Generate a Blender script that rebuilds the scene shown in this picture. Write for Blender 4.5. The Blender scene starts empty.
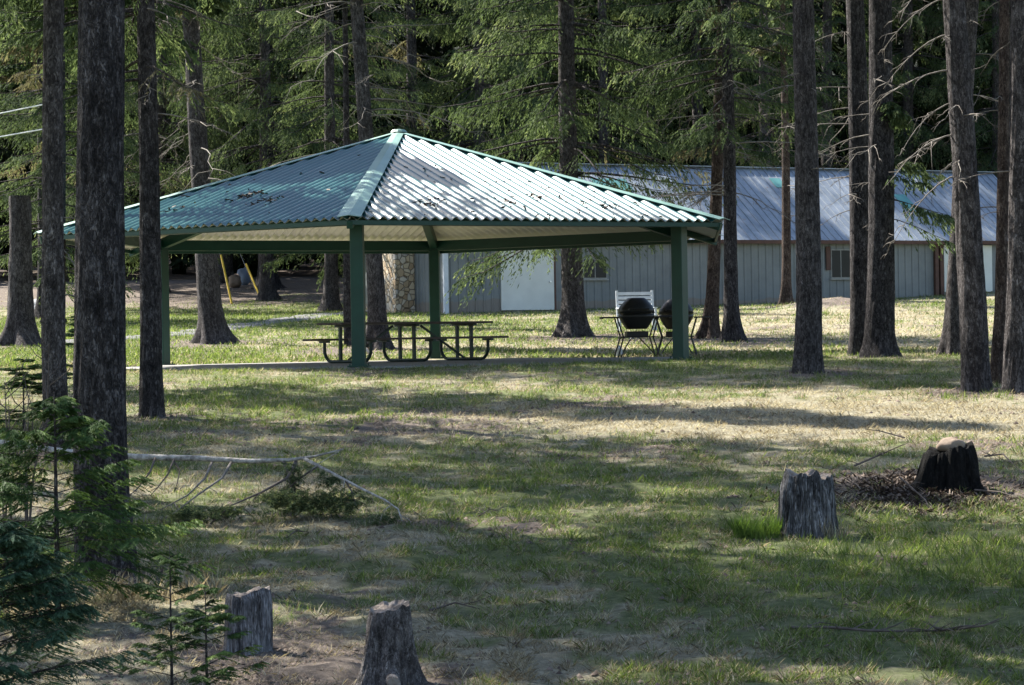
import bpy, math, random
import numpy as np
from mathutils import Vector, Matrix, Quaternion
R_ = random.Random(7)
sc = bpy.context.scene
COL = sc.collection
# ------------------------------------------------------------------ camera model
F, HY, ROLL, ZC = 2400.0, 337.8, 0.0168, 0.426
PIT = 342.5 - HY
CR, SR = math.cos(ROLL), math.sin(ROLL)
def W(px, py, d):
    a, b = px - 512.0, py - 342.5
    u = a * CR - b * SR
    v = a * SR + b * CR + PIT
    return Vector((u * d / F, d, ZC - v * d / F))
# ------------------------------------------------------------------ noise
def _h(ix, iy, s):
    n = np.sin(ix * 127.1 + iy * 311.7 + s * 74.7) * 43758.5453
    return n - np.floor(n)
def vn(x, y, s=0.0):
    x = np.asarray(x, float); y = np.asarray(y, float)
    ix, iy = np.floor(x), np.floor(y)
    fx, fy = x - ix, y - iy
    fx = fx * fx * (3 - 2 * fx); fy = fy * fy * (3 - 2 * fy)
    a = _h(ix, iy, s); b = _h(ix + 1, iy, s); c = _h(ix, iy + 1, s); d = _h(ix + 1, iy + 1, s)
    return (a * (1 - fx) + b * fx) * (1 - fy) + (c * (1 - fx) + d * fx) * fy
def fbm(x, y, s=0.0, o=3):
    t = 0; a = .5; k = 1.0; n = 0
    for i in range(o):
        t = t + a * vn(x * k + 13.7 * i, y * k - 7.1 * i, s + i); n += a; a *= .55; k *= 2.1
    return t / n
PCX, PCY, PYAW, PR, ER = -2.028, 44.38, -0.0722, 5.936, 6.80
HE, HA, HB = 2.34, 4.229, 2.271
_pd = np.array([-60, 0, 6, 10.7, 20, 30, 34, 37.5, 44, 50, 55, 60, 70, 85, 92, 100, 130, 200, 700.])
_pz = np.array([-1.5, -1.28, -1.22, -1.12, -.74, -.33, -.16, -.01, -.005, .02, .2, .42, .9, 1.5, 2.0, 2.8, 4.6, 9, 30.])
_dd = np.arange(-60, 700, .5); _zz = np.interp(_dd, _pd, _pz)
_k = np.hanning(13); _k /= _k.sum(); _zs = np.convolve(np.pad(_zz, 6, 'edge'), _k, 'valid')
BUMPS = []
def GZ(x, d):
    x = np.asarray(x, float); d = np.asarray(d, float)
    z = np.interp(d, _dd, _zs)
    r = np.hypot(x - PCX, d - PCY)
    w = np.clip((r - 6.2) / 1.5, 0, 1)
    n = .10 * (fbm(x * .45, d * .45, 3) - .5) + .05 * (fbm(x * 1.7, d * 1.7, 9) - .5)
    fade = np.clip((160 - d) / 80, .3, 1)
    z = z + n * w * fade - (1 - w) * .02
    for (bx, bd, rx, rd, h) in BUMPS:
        q = ((x - bx) / rx) ** 2 + ((d - bd) / rd) ** 2
        z = z + h * np.exp(-q)
    return z
def gz(x, d): return float(GZ(np.array([x]), np.array([d]))[0])
def G(px, d, up=0.0):
    """ground point at picture column px and distance d"""
    z = 0.0
    p = W(px, 400, d)
    for _ in range(3):
        z = gz(p.x, d)
        v = (ZC - z) * F / d - PIT
        p = W(px, 342.5 + v - (px - 512) * SR, d)
    return Vector((p.x, d, gz(p.x, d) + up))
# mounds
_c = W(948, 470, 18.9); BUMPS.append((_c.x - .28, 18.9, .75, .9, .10))
_c = W(840, 300, 76); BUMPS.append((_c.x, 77, 1.6, 1.6, .38))
# ------------------------------------------------------------------ mesh helpers
def mk(name, V, Fc, mats, parent=None, smooth=False, mi=None, attrs=None):
    me = bpy.data.meshes.new(name)
    V = np.asarray(V, dtype=np.float32).reshape(-1, 3)
    if isinstance(Fc, np.ndarray):
        n, k = Fc.shape
        me.vertices.add(len(V)); me.vertices.foreach_set('co', V.ravel())
        me.loops.add(n * k); me.loops.foreach_set('vertex_index', Fc.ravel().astype(np.int32))
        me.polygons.add(n)
        me.polygons.foreach_set('loop_start', np.arange(0, n * k, k, dtype=np.int32))
        me.update(calc_edges=True)
    else:
        me.from_pydata([tuple(map(float, v)) for v in V], [], [tuple(int(i) for i in f) for f in Fc]); me.update()
    if not isinstance(mats, (list, tuple)): mats = [mats]
    for m in mats: me.materials.append(m)
    if mi is not None: me.polygons.foreach_set('material_index', np.asarray(mi, dtype=np.int32))
    if smooth: me.polygons.foreach_set('use_smooth', np.ones(len(me.polygons), dtype=bool))
    if attrs:
        for k, a in attrs.items():
            at = me.attributes.new(k, 'FLOAT', 'POINT'); at.data.foreach_set('value', np.asarray(a, dtype=np.float32))
    o = bpy.data.objects.new(name, me); COL.objects.link(o)
    if parent is not None: o.parent = parent
    return o
def tag(o, label=None, cat=None, group=None, kind=None):
    if label: o['label'] = label
    if cat: o['category'] = cat
    if group: o['group'] = group
    if kind: o['kind'] = kind
    return o
def thing(name, loc, label, cat, group=None, rz=0):
    o = bpy.data.objects.new(name, None); COL.objects.link(o); o.location = loc; o.rotation_euler = (0, 0, rz)
    o.empty_display_size = .2
    return tag(o, label, cat, group)
class MB:
    def __init__(s): s.v = []; s.f = []; s.m = []
    def add(s, V, Fs, m=0):
        b = len(s.v); s.v += [tuple(v) for v in V]
        for f in Fs: s.f.append(tuple(i + b for i in f)); s.m.append(m)
    def box(s, c, size, M=None, m=0):
        x, y, z = [k / 2 for k in size]
        V = [Vector((i, j, k)) for k in (-z, z) for (i, j) in ((-x, -y), (x, -y), (x, y), (-x, y))]
        if M is not None: V = [M @ v for v in V]
        c = Vector(c)
        s.add([v + c for v in V], [(3, 2, 1, 0), (4, 5, 6, 7), (0, 1, 5, 4), (1, 2, 6, 5), (2, 3, 7, 6), (3, 0, 4, 7)], m)
    def bar(s, a, b, w, h, m=0, up=Vector((0, 0, 1))):
        a, b = Vector(a), Vector(b); d = (b - a); L = d.length; d.normalize()
        r = d.cross(up)
        if r.length < 1e-4: r = Vector((1, 0, 0))
        r.normalize(); u = r.cross(d)
        M = Matrix((r, d, u)).transposed()
        s.box((a + b) / 2, (w, L, h), M, m)
    def tube(s, P, rad, n=8, m=0, cap=True):
        P = [Vector(p) for p in P]
        if not isinstance(rad, (list, tuple)): rad = [rad] * len(P)
        ref = Vector((0, 0, 1)); b = len(s.v); u = None
        for i, p in enumerate(P):
            t = (P[min(i + 1, len(P) - 1)] - P[max(i - 1, 0)]).normalized()
            if u is None:
                u = t.cross(ref)
                if u.length < .05: u = t.cross(Vector((1, 0, 0)))
            u = (u - t * u.dot(t)).normalized(); w = t.cross(u)
            for k in range(n):
                a = 2 * math.pi * k / n
                s.v.append(tuple(p + (u * math.cos(a) + w * math.sin(a)) * rad[i]))
        for i in range(len(P) - 1):
            for k in range(n):
                k2 = (k + 1) % n
                s.f.append((b + i * n + k, b + i * n + k2, b + (i + 1) * n + k2, b + (i + 1) * n + k)); s.m.append(m)
        if cap:
            s.f.append(tuple(b + k for k in range(n))[::-1]); s.m.append(m)
            e = b + (len(P) - 1) * n
            s.f.append(tuple(e + k for k in range(n))); s.m.append(m)
    def build(s, name, mats, parent=None, smooth=False):
        return mk(name, s.v, s.f, mats, parent, smooth, s.m)
def bev(o, w=.008, seg=2):
    b = o.modifiers.new('b', 'BEVEL'); b.width = w; b.segments = seg; b.limit_method = 'ANGLE'; return o
# ------------------------------------------------------------------ materials
def newmat(name):
    m = bpy.data.materials.new(name); m.use_nodes = True
    nt = m.node_tree; p = nt.nodes['Principled BSDF']; return m, nt, p
def N(nt, t, **k):
    n = nt.nodes.new(t)
    for a, b in k.items():
        if a in n.inputs: n.inputs[a].default_value = b
        else: setattr(n, a, b)
    return n
def ramp(nt, stops, fac):
    r = nt.nodes.new('ShaderNodeValToRGB'); e = r.color_ramp.elements
    while len(e) < len(stops): e.new(.5)
    for i, (p, c) in enumerate(stops): e[i].position = p; e[i].color = (*c, 1)
    nt.links.new(fac, r.inputs[0]); return r
def noisemat(name, c1, c2, scale=5, sc3=(1, 1, 1), rough=.8, bump=.3, bscale=None, c3=None, metal=0, spec=.3, detail=6, bdist=.02, lo=.3, hi=.7):
    m, nt, p = newmat(name)
    tc = N(nt, 'ShaderNodeTexCoord'); mp = N(nt, 'ShaderNodeMapping'); mp.inputs['Scale'].default_value = sc3
    nt.links.new(tc.outputs['Object'], mp.inputs[0])
    n = N(nt, 'ShaderNodeTexNoise', Scale=scale, Detail=detail, Roughness=.65); nt.links.new(mp.outputs[0], n.inputs['Vector'])
    st = [(lo, c1), (hi, c2)] if c3 is None else [(lo, c1), ((lo + hi) / 2, c3), (hi, c2)]
    r = ramp(nt, st, n.outputs[0]); nt.links.new(r.outputs[0], p.inputs['Base Color'])
    p.inputs['Roughness'].default_value = rough; p.inputs['Metallic'].default_value = metal
    p.inputs['Specular IOR Level'].default_value = spec
    if bump:
        n2 = N(nt, 'ShaderNodeTexNoise', Scale=bscale or scale * 3, Detail=5); nt.links.new(mp.outputs[0], n2.inputs['Vector'])
        b = N(nt, 'ShaderNodeBump', Strength=bump, Distance=bdist); nt.links.new(n2.outputs[0], b.inputs['Height']); nt.links.new(b.outputs[0], p.inputs['Normal'])
    return m
def barkmat(name, dark, mid, light, s=1.0, zs=.38):
    m, nt, p = newmat(name)
    tc = N(nt, 'ShaderNodeTexCoord'); mp = N(nt, 'ShaderNodeMapping'); mp.inputs['Scale'].default_value = (1, 1, zs)
    nt.links.new(tc.outputs['Object'], mp.inputs[0])
    nw = N(nt, 'ShaderNodeTexNoise', Scale=17 * s, Detail=6); nt.links.new(mp.outputs[0], nw.inputs['Vector'])
    mix = N(nt, 'ShaderNodeMixRGB'); mix.inputs[0].default_value = .24
    nt.links.new(mp.outputs[0], mix.inputs[1]); nt.links.new(nw.outputs['Color'], mix.inputs[2])
    v = N(nt, 'ShaderNodeTexVoronoi', Scale=46 * s); nt.links.new(mix.outputs[0], v.inputs['Vector'])
    ve = N(nt, 'ShaderNodeTexVoronoi', Scale=46 * s); ve.feature = 'DISTANCE_TO_EDGE'; nt.links.new(mix.outputs[0], ve.inputs['Vector'])
    sp = N(nt, 'ShaderNodeSeparateColor'); nt.links.new(v.outputs['Color'], sp.inputs[0])
    n = N(nt, 'ShaderNodeTexNoise', Scale=22 * s, Detail=8, Roughness=.75); nt.links.new(mp.outputs[0], n.inputs['Vector'])
    ad = N(nt, 'ShaderNodeMath', operation='MULTIPLY_ADD'); nt.links.new(sp.outputs[0], ad.inputs[0]); ad.inputs[1].default_value = .22; nt.links.new(n.outputs[0], ad.inputs[2])
    r = ramp(nt, [(.42, dark), (.60, mid), (.80, light)], ad.outputs[0])
    cr = ramp(nt, [(0, (.30, .30, .30)), (.14, (1, 1, 1))], ve.outputs['Distance'])
    mu = N(nt, 'ShaderNodeMixRGB', blend_type='MULTIPLY'); mu.inputs[0].default_value = .5
    nt.links.new(r.outputs[0], mu.inputs[1]); nt.links.new(cr.outputs[0], mu.inputs[2])
    n3 = N(nt, 'ShaderNodeTexNoise', Scale=2.6, Detail=7, Roughness=.7); nt.links.new(tc.outputs['Object'], n3.inputs['Vector'])
    lr = ramp(nt, [(.40, (.62, .60, .60)), (.6, (1.25, 1.22, 1.2))], n3.outputs[0])
    m2 = N(nt, 'ShaderNodeMixRGB', blend_type='MULTIPLY'); m2.inputs[0].default_value = 1
    nt.links.new(mu.outputs[0], m2.inputs[1]); nt.links.new(lr.outputs[0], m2.inputs[2])
    nt.links.new(m2.outputs[0], p.inputs['Base Color'])
    p.inputs['Roughness'].default_value = .92; p.inputs['Specular IOR Level'].default_value = .15
    a2 = N(nt, 'ShaderNodeMath', operation='MULTIPLY_ADD'); nt.links.new(cr.outputs[0], a2.inputs[0]); a2.inputs[1].default_value = .8; nt.links.new(ad.outputs[0], a2.inputs[2])
    b = N(nt, 'ShaderNodeBump', Strength=1.0, Distance=.04); nt.links.new(a2.outputs[0], b.inputs['Height']); nt.links.new(b.outputs[0], p.inputs['Normal'])
    return m
def leafmat(name, stops, trans=.35, attr='v', tint=(1.15, 1.15, .8), rough=.6):
    m, nt, p = newmat(name)
    a = N(nt, 'ShaderNodeAttribute', attribute_name=attr)
    r = ramp(nt, stops, a.outputs['Fac']); nt.links.new(r.outputs[0], p.inputs['Base Color'])
    p.inputs['Roughness'].default_value = rough; p.inputs['Specular IOR Level'].default_value = .08
    t = N(nt, 'ShaderNodeBsdfTranslucent')
    mu = N(nt, 'ShaderNodeMixRGB', blend_type='MULTIPLY'); mu.inputs[0].default_value = 1; mu.inputs[2].default_value = (*tint, 1)
    nt.links.new(r.outputs[0], mu.inputs[1]); nt.links.new(mu.outputs[0], t.inputs[0])
    mx = N(nt, 'ShaderNodeMixShader'); mx.inputs[0].default_value = trans
    nt.links.new(p.outputs[0], mx.inputs[1]); nt.links.new(t.outputs[0], mx.inputs[2])
    nt.links.new(mx.outputs[0], nt.nodes['Material Output'].inputs[0]); return m
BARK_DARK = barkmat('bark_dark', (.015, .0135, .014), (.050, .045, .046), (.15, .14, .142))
BARK_GREY = barkmat('bark_grey', (.028, .025, .026), (.085, .076, .075), (.22, .205, .205))
BARK_RED = barkmat('bark_red', (.03, .021, .017), (.09, .063, .05), (.20, .16, .135))
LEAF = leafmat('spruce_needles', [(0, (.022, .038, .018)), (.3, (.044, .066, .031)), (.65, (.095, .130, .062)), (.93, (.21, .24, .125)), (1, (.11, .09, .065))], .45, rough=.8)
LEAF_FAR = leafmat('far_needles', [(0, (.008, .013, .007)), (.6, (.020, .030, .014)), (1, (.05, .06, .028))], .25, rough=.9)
LEAF_SAP = leafmat('fir_sapling_needles', [(0, (.025, .05, .015)), (.5, (.06, .105, .032)), (1, (.13, .19, .055))], .3)
LEAF_BLUE = leafmat('blue_spruce_needles', [(0, (.02, .04, .022)), (.5, (.05, .09, .05)), (1, (.11, .18, .10))], .2)
LEAF_DRY = leafmat('dead_needles', [(0, (.09, .07, .05)), (1, (.24, .17, .12))], .2)
GRASS = leafmat('grass_blades', [(0, (.065, .09, .032)), (.5, (.12, .165, .055)), (1, (.25, .30, .10))], .4, tint=(1.15, 1.2, .6))
STRAW = leafmat('dry_grass_blades', [(0, (.16, .13, .09)), (.5, (.37, .325, .225)), (1, (.60, .55, .41))], .3, tint=(1.05, 1, .8))
TUFTM = leafmat('fresh_grass', [(0, (.08, .13, .035)), (1, (.19, .27, .07))], .4, tint=(1.1, 1.25, .5))
LITTERM = leafmat('forest_litter', [(0, (.04, .03, .024)), (.6, (.11, .082, .064)), (1, (.24, .19, .15))], 0)
DEADWOOD = noisemat('dead_branch_wood', (.06, .05, .042), (.22, .195, .17), 12, (1, 1, 1), .85, .3)
DARKTWIG = noisemat('dark_twig', (.04, .03, .024), (.12, .095, .08), 12, rough=.9)
BIRCH = noisemat('pale_log_bark', (.06, .05, .045), (.46, .43, .39), 22, (1, 1, 1), .85, .6, c3=(.27, .25, .225), detail=10)
GREEN = noisemat('green_paint', (.004, .034, .025), (.006, .047, .033), 3, rough=.45, bump=.05, spec=.35)
CAPM = noisemat('ridge_cap_paint', (.13, .23, .19), (.18, .29, .25), 2, rough=.42, bump=.08, spec=.6)
def roofmat():
    m, nt, p = newmat('roof_sheet_paint')
    tc = N(nt, 'ShaderNodeTexCoord')
    n = N(nt, 'ShaderNodeTexNoise', Scale=1.3, Detail=6, Roughness=.7); nt.links.new(tc.outputs['Object'], n.inputs['Vector'])
    r = ramp(nt, [(.35, (.008, .062, .062)), (.65, (.014, .090, .088))], n.outputs[0]); nt.links.new(r.outputs[0], p.inputs['Base Color'])
    r2 = ramp(nt, [(.3, (.27, .27, .27)), (.7, (.37, .37, .37))], n.outputs[0]); nt.links.new(r2.outputs[0], p.inputs['Roughness'])
    p.inputs['Specular IOR Level'].default_value = .9; p.inputs['Metallic'].default_value = .0
    p.inputs['Coat Weight'].default_value = .0
    return m
ROOFM = roofmat()
CREAM = noisemat('cream_underside', (.74, .70, .62), (.82, .78, .70), 2, rough=.55, bump=0)
CONC = noisemat('concrete', (.16, .155, .15), (.28, .27, .26), 4, rough=.9, bump=.3)
TABLEM = noisemat('table_dark_brown', (.028, .018, .014), (.055, .036, .028), 6, (1, 8, 1), rough=.55, bump=.2)
STEELG = noisemat('table_green_steel', (.008, .018, .014), (.014, .03, .022), 4, rough=.5, bump=.1)
BLACKM = noisemat('black_enamel', (.007, .007, .007), (.016, .016, .015), 5, rough=.42, bump=.05, spec=.35)
CHROME = noisemat('dull_metal', (.45, .46, .48), (.6, .6, .62), 5, rough=.35, bump=.05, metal=.9)
WHITEP = noisemat('white_paint', (.42, .45, .49), (.55, .57, .60), 4, rough=.6, bump=.1)
TRIMM = noisemat('weathered_window_trim', (.17, .165, .15), (.27, .265, .24), 8, rough=.7)
DOORM = noisemat('door_white', (.50, .50, .46), (.60, .60, .55), 1.2, rough=.6, bump=.05)
def wallmat():
    m, nt, p = newmat('metal_siding')
    tc = N(nt, 'ShaderNodeTexCoord'); sx = N(nt, 'ShaderNodeSeparateXYZ'); nt.links.new(tc.outputs['Object'], sx.inputs[0])
    n = N(nt, 'ShaderNodeTexNoise', Scale=.9, Detail=7, Roughness=.7); nt.links.new(tc.outputs['Object'], n.inputs['Vector'])
    r = ramp(nt, [(.3, (.09, .10, .103)), (.7, (.15, .163, .163))], n.outputs[0])
    mp = N(nt, 'ShaderNodeMath', operation='MULTIPLY_ADD'); nt.links.new(n.outputs[0], mp.inputs[0]); mp.inputs[1].default_value = -.55; nt.links.new(sx.outputs[2], mp.inputs[2])
    s = ramp(nt, [(0, (.75, .75, .75)), (.05, (0, 0, 0))], mp.outputs[0])
    mx = N(nt, 'ShaderNodeMixRGB'); nt.links.new(s.outputs[0], mx.inputs[0]); nt.links.new(r.outputs[0], mx.inputs[1]); mx.inputs[2].default_value = (.14, .11, .085, 1)
    nt.links.new(mx.outputs[0], p.inputs['Base Color']); p.inputs['Roughness'].default_value = .5; return m
WALLM = wallmat()
def broofmat():
    m, nt, p = newmat('galvanised_roof')
    tc = N(nt, 'ShaderNodeTexCoord')
    n = N(nt, 'ShaderNodeTexNoise', Scale=.8, Detail=8, Roughness=.75); nt.links.new(tc.outputs['Object'], n.inputs['Vector'])
    r = ramp(nt, [(.35, (.13, .155, .185)), (.62, (.24, .27, .31))], n.outputs[0])
    n2 = N(nt, 'ShaderNodeTexNoise', Scale=3, Detail=8, Roughness=.8); nt.links.new(tc.outputs['Object'], n2.inputs['Vector'])
    f = ramp(nt, [(.60, (0, 0, 0)), (.70, (1, 1, 1))], n2.outputs[0])
    mx = N(nt, 'ShaderNodeMixRGB'); nt.links.new(f.outputs[0], mx.inputs[0]); nt.links.new(r.outputs[0], mx.inputs[1]); mx.inputs[2].default_value = (.22, .15, .10, 1)
    nt.links.new(mx.outputs[0], p.inputs['Base Color']); p.inputs['Roughness'].default_value = .5; p.inputs['Metallic'].default_value = .3; return m
BROOF = broofmat()
TEAL = noisemat('teal_patch', (.06, .17, .18), (.08, .23, .22), 4, rough=.6, bump=0)
BROWNP = noisemat('brown_trim', (.05, .025, .018), (.10, .05, .035), 5, rough=.7)
GLASSM = noisemat('dark_window_glass', (.008, .009, .010), (.014, .015, .017), 2, rough=.25, bump=0, spec=.15)
def stonemat():
    m, nt, p = newmat('fieldstone')
    tc = N(nt, 'ShaderNodeTexCoord')
    v = N(nt, 'ShaderNodeTexVoronoi', Scale=5.5); nt.links.new(tc.outputs['Object'], v.inputs['Vector'])
    e = N(nt, 'ShaderNodeTexVoronoi', Scale=5.5); e.feature = 'DISTANCE_TO_EDGE'; nt.links.new(tc.outputs['Object'], e.inputs['Vector'])
    sp = N(nt, 'ShaderNodeSeparateColor'); nt.links.new(v.outputs['Color'], sp.inputs[0])
    r = ramp(nt, [(0, (.32, .22, .13)), (.4, (.48, .38, .26)), (.7, (.56, .48, .38)), (1, (.36, .33, .30))], sp.outputs[0])
    c = ramp(nt, [(0, (.35, .35, .35)), (.08, (1, 1, 1))], e.outputs['Distance'])
    mu = N(nt, 'ShaderNodeMixRGB', blend_type='MULTIPLY'); mu.inputs[0].default_value = 1
    nt.links.new(r.outputs[0], mu.inputs[1]); nt.links.new(c.outputs[0], mu.inputs[2]); nt.links.new(mu.outputs[0], p.inputs['Base Color'])
    b = N(nt, 'ShaderNodeBump', Strength=1, Distance=.05); nt.links.new(c.outputs[0], b.inputs['Height']); nt.links.new(b.outputs[0], p.inputs['Normal'])
    p.inputs['Roughness'].default_value = .9; return m
STONE = stonemat()
ROCK = noisemat('grey_rock', (.20, .20, .20), (.42, .41, .40), 3, rough=.9, bump=.6, bdist=.05)
YELLOW = noisemat('yellow_plastic', (.55, .36, .03), (.66, .46, .06), 3, rough=.5, bump=0)
CABLE = noisemat('pale_cable', (.7, .72, .75), (.8, .82, .85), 3, rough=.5, bump=0)
GRAVEL = noisemat('gravel_path', (.07, .07, .075), (.17, .165, .165), 3, rough=.95, bump=.6, bscale=22, detail=10)
# ------------------------------------------------------------------ ground
TRUNKS = [((px - 512) * d / F, d, r) for px, d, r in ((105, 14.4, .55), (57, 22.5, .5), (152, 27.5, .5), (214, 59.5, 1.5), (378, 54.5, 1.5), (573, 59.5, 1.5), (720, 56.5, 1.8), (807, 34.5, .6), (870, 39.5, 1.1), (976, 29.7, .6), (1008, 29.5, .7), (806, 15.8, .4), (385, 10.75, .35), (249, 11.7, .3), (19, 60, 1.5))]
def patch_masks(x, d):
    """green amount and bare-earth amount, in the plane of the ground"""
    n1 = fbm(x * .55 + 3, d * .33, 21, 4); n2 = fbm(x * 1.9, d * 1.3, 31, 4); n3 = fbm(x * .9, d * .6, 41, 4)
    n4 = fbm(x * 6.5, d * 4.5, 51, 3)
    g = .40 + 1.0 * (n1 - .5) + 1.2 * (n2 - .5) + 1.1 * (n4 - .5)
    u = x / np.maximum(d, 1) * F + 512
    def bl(cx, cd, rx, rd, a): return a * np.exp(-((x - cx) / rx) ** 2 - ((d - cd) / rd) ** 2)
    g = g + bl(2.4, 13.5, 2.0, 3.2, .62) + bl(.7, 18, 1.5, 3, .30) + bl(3.9, 17, .8, 1.8, .4)
    g = g + bl(-10.5, 76, 6, 10, 1.1) + bl(-9, 57, 3, 5, .3) + bl(3.4, 40, 3.0, 5, .45) + bl(-4.2, 33, 2.4, 3.2, .35)
    g = g + bl(-12.5, 66, 3, 8, .8) + bl(2.6, 66, 2.5, 10, .15)
    g = g - bl(3.6, 26, 2.6, 3.2, .55) - bl(-1.4, 11.3, 1.6, 1.6, .4) - bl(9, 62, 5, 16, .5) - bl(-2, 56, 4, 3, .25)
    dt = 1.5 * (n3 - .56) + .9 * (n2 - .5) + 1.0 * (.5 - n4)
    dt = dt + bl(-1.3, 10.6, .8, 1.0, .7) + bl(-.05, 10.6, .8, .8, .45) + bl(-.9, 27, 1.9, 2.4, .55) + bl(3.15, 18.5, .85, 1.2, 1.2)
    dt = dt + bl(1.5, 29, 1.2, 1.3, .3) + bl(10.3, 77, 2, 1.8, 1.2) + bl(4.3, 22, .6, 1.5, .5) + bl(-2.4, 24, 1, 2, .3)
    dt = dt + np.clip((d - 87) / 4, 0, 1) * .9 * (x < -1) + np.clip((d - 95) / 6, 0, 1) + bl(6.5, 62, 3, 4, .4) + bl(-2.8, 55, 2.5, 2.2, .35) + bl(2.0, 57, 2.0, 3.0, .3)
    dt = dt + bl(-7.2, 58.5, 1.2, 2, .4)
    for (tx, td, tr) in TRUNKS: dt = dt + 1.1 * np.exp(-(((x - tx) / tr) ** 2 + ((d - td) / (tr * 1.2)) ** 2))
    return np.clip(g, 0, 1), np.clip(dt, 0, 1)
def axis(segs):
    out = []
    for a, b, s in segs: out += list(np.arange(a, b, s))
    out.append(segs[-1][1]); return np.array(out)
gx = axis([(-400, -60, 20), (-60, -20, 2), (-20, -10, .5), (-10, -5, .22), (-5, 5, .09), (5, 10, .22), (10, 24, .5), (24, 60, 2), (60, 420, 20)])
gd = axis([(-40, 6, 2), (6, 9, .4), (9, 24, .07), (24, 38, .12), (38, 60, .25), (60, 110, .5), (110, 200, 3), (200, 700, 25)])
XX, DD = np.meshgrid(gx, gd); ZZ = GZ(XX, DD)
gm, dm = patch_masks(XX, DD)
micro = np.clip((40 - DD) / 20, 0, 1)
ZZ = ZZ + micro * (.055 * (fbm(XX * 5, DD * 5, 55, 3) - .5) + .06 * dm * (fbm(XX * 4, DD * 4, 77, 3) - .5)) * (np.hypot(XX - PCX, DD - PCY) > 6.5)
nx, nd = len(gx), len(gd)
idx = np.arange(nx * nd).reshape(nd, nx)
Fg = np.stack([idx[:-1, :-1], idx[:-1, 1:], idx[1:, 1:], idx[1:, :-1]], -1).reshape(-1, 4)
def groundmat():
    m, nt, p = newmat('forest_ground')
    tc = N(nt, 'ShaderNodeTexCoord')
    def nz(s, d=6, r=.65, sc3=None):
        n = N(nt, 'ShaderNodeTexNoise', Scale=s, Detail=d, Roughness=r)
        if sc3:
            mp = N(nt, 'ShaderNodeMapping'); mp.inputs['Scale'].default_value = sc3; nt.links.new(tc.outputs['Object'], mp.inputs[0]); nt.links.new(mp.outputs[0], n.inputs['Vector'])
        else: nt.links.new(tc.outputs['Object'], n.inputs['Vector'])
        return n
    ag = N(nt, 'ShaderNodeAttribute', attribute_name='green'); ad = N(nt, 'ShaderNodeAttribute', attribute_name='bare')
    fine = nz(16, 10, .85); mid = nz(3.5, 6); fine2 = nz(60, 4, .7)
    straw = ramp(nt, [(.3, (.085, .078, .052)), (.5, (.235, .21, .145)), (.7, (.47, .435, .32))], fine.outputs[0])
    green = ramp(nt, [(.3, (.035, .042, .02)), (.45, (.085, .10, .042)), (.58, (.15, .165, .075)), (.75, (.25, .26, .13))], fine.outputs[0])
    dirt = ramp(nt, [(.3, (.04, .033, .028)), (.5, (.13, .106, .088)), (.72, (.30, .25, .21))], fine.outputs[0])
    def addf(a, bnode, k):
        q = N(nt, 'ShaderNodeMath', operation='MULTIPLY_ADD'); nt.links.new(bnode.outputs[0], q.inputs[0]); q.inputs[1].default_value = k
        nt.links.new(a, q.inputs[2]); return q.outputs[0]
    gg = addf(addf(ag.outputs['Fac'], mid, .9), fine, .5)
    gr = ramp(nt, [(.82, (0, 0, 0)), (1.0, (1, 1, 1))], gg)
    gsh = N(nt, 'ShaderNodeMath', operation='MULTIPLY'); nt.links.new(gg, gsh.inputs[0]); gsh.inputs[1].default_value = .80
    gr = ramp(nt, [(.68, (0, 0, 0)), (.98, (1, 1, 1))], gsh.outputs[0])
    m1 = N(nt, 'ShaderNodeMixRGB'); nt.links.new(gr.outputs[0], m1.inputs[0]); nt.links.new(straw.outputs[0], m1.inputs[1]); nt.links.new(green.outputs[0], m1.inputs[2])
    dd = addf(addf(ad.outputs['Fac'], mid, .8), fine2, .5)
    dsh = N(nt, 'ShaderNodeMath', operation='MULTIPLY'); nt.links.new(dd, dsh.inputs[0]); dsh.inputs[1].default_value = .72
    dr = ramp(nt, [(.66, (0, 0, 0)), (.86, (1, 1, 1))], dsh.outputs[0])
    m2 = N(nt, 'ShaderNodeMixRGB'); nt.links.new(dr.outputs[0], m2.inputs[0]); nt.links.new(m1.outputs[0], m2.inputs[1]); nt.links.new(dirt.outputs[0], m2.inputs[2])
    nt.links.new(m2.outputs[0], p.inputs['Base Color']); p.inputs['Roughness'].default_value = .95; p.inputs['Specular IOR Level'].default_value = .1
    b = N(nt, 'ShaderNodeBump', Strength=1, Distance=.035); nt.links.new(fine.outputs[0], b.inputs['Height']); nt.links.new(b.outputs[0], p.inputs['Normal'])
    return m
GROUNDM = groundmat()
go = mk('ground', np.stack([XX, DD, ZZ], -1).reshape(-1, 3), Fg, GROUNDM, smooth=True, attrs={'green': gm.ravel(), 'bare': dm.ravel()})
tag(go, 'uneven forest clearing of patchy grass, straw and bare brown earth', kind='structure')
# gravel path winding behind the shelter
def strip(name, pts, w, mat, up):
    P = [Vector((p[0], p[1], 0)) for p in pts]; q = []
    for i in range(len(P) - 1):
        n = max(2, int((P[i + 1] - P[i]).length / .5))
        for k in range(n): q.append(P[i].lerp(P[i + 1], k / n))
    q.append(P[-1])
    nw = 9; V = []
    for i, p in enumerate(q):
        t = (q[min(i + 3, len(q) - 1)] - q[max(i - 3, 0)]).normalized(); s = Vector((-t.y, t.x, 0))
        for k in range(nw):
            e = (k / (nw - 1) - .5) * w * (1 + .35 * (vn(i * .35, k, 5) - .5))
            v = p + s * float(e); dz = up if 0 < k < nw - 1 else -.03
            V.append((v.x, v.y, gz(v.x, v.y) + dz))
    i = np.arange(len(q) * nw).reshape(len(q), nw)
    Fq = np.stack([i[:-1, :-1], i[:-1, 1:], i[1:, 1:], i[1:, :-1]], -1).reshape(-1, 4)
    return mk(name, V, Fq, mat, smooth=True)
def gp(px, d): v = G(px, d); return (v.x, v.y)
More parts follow.
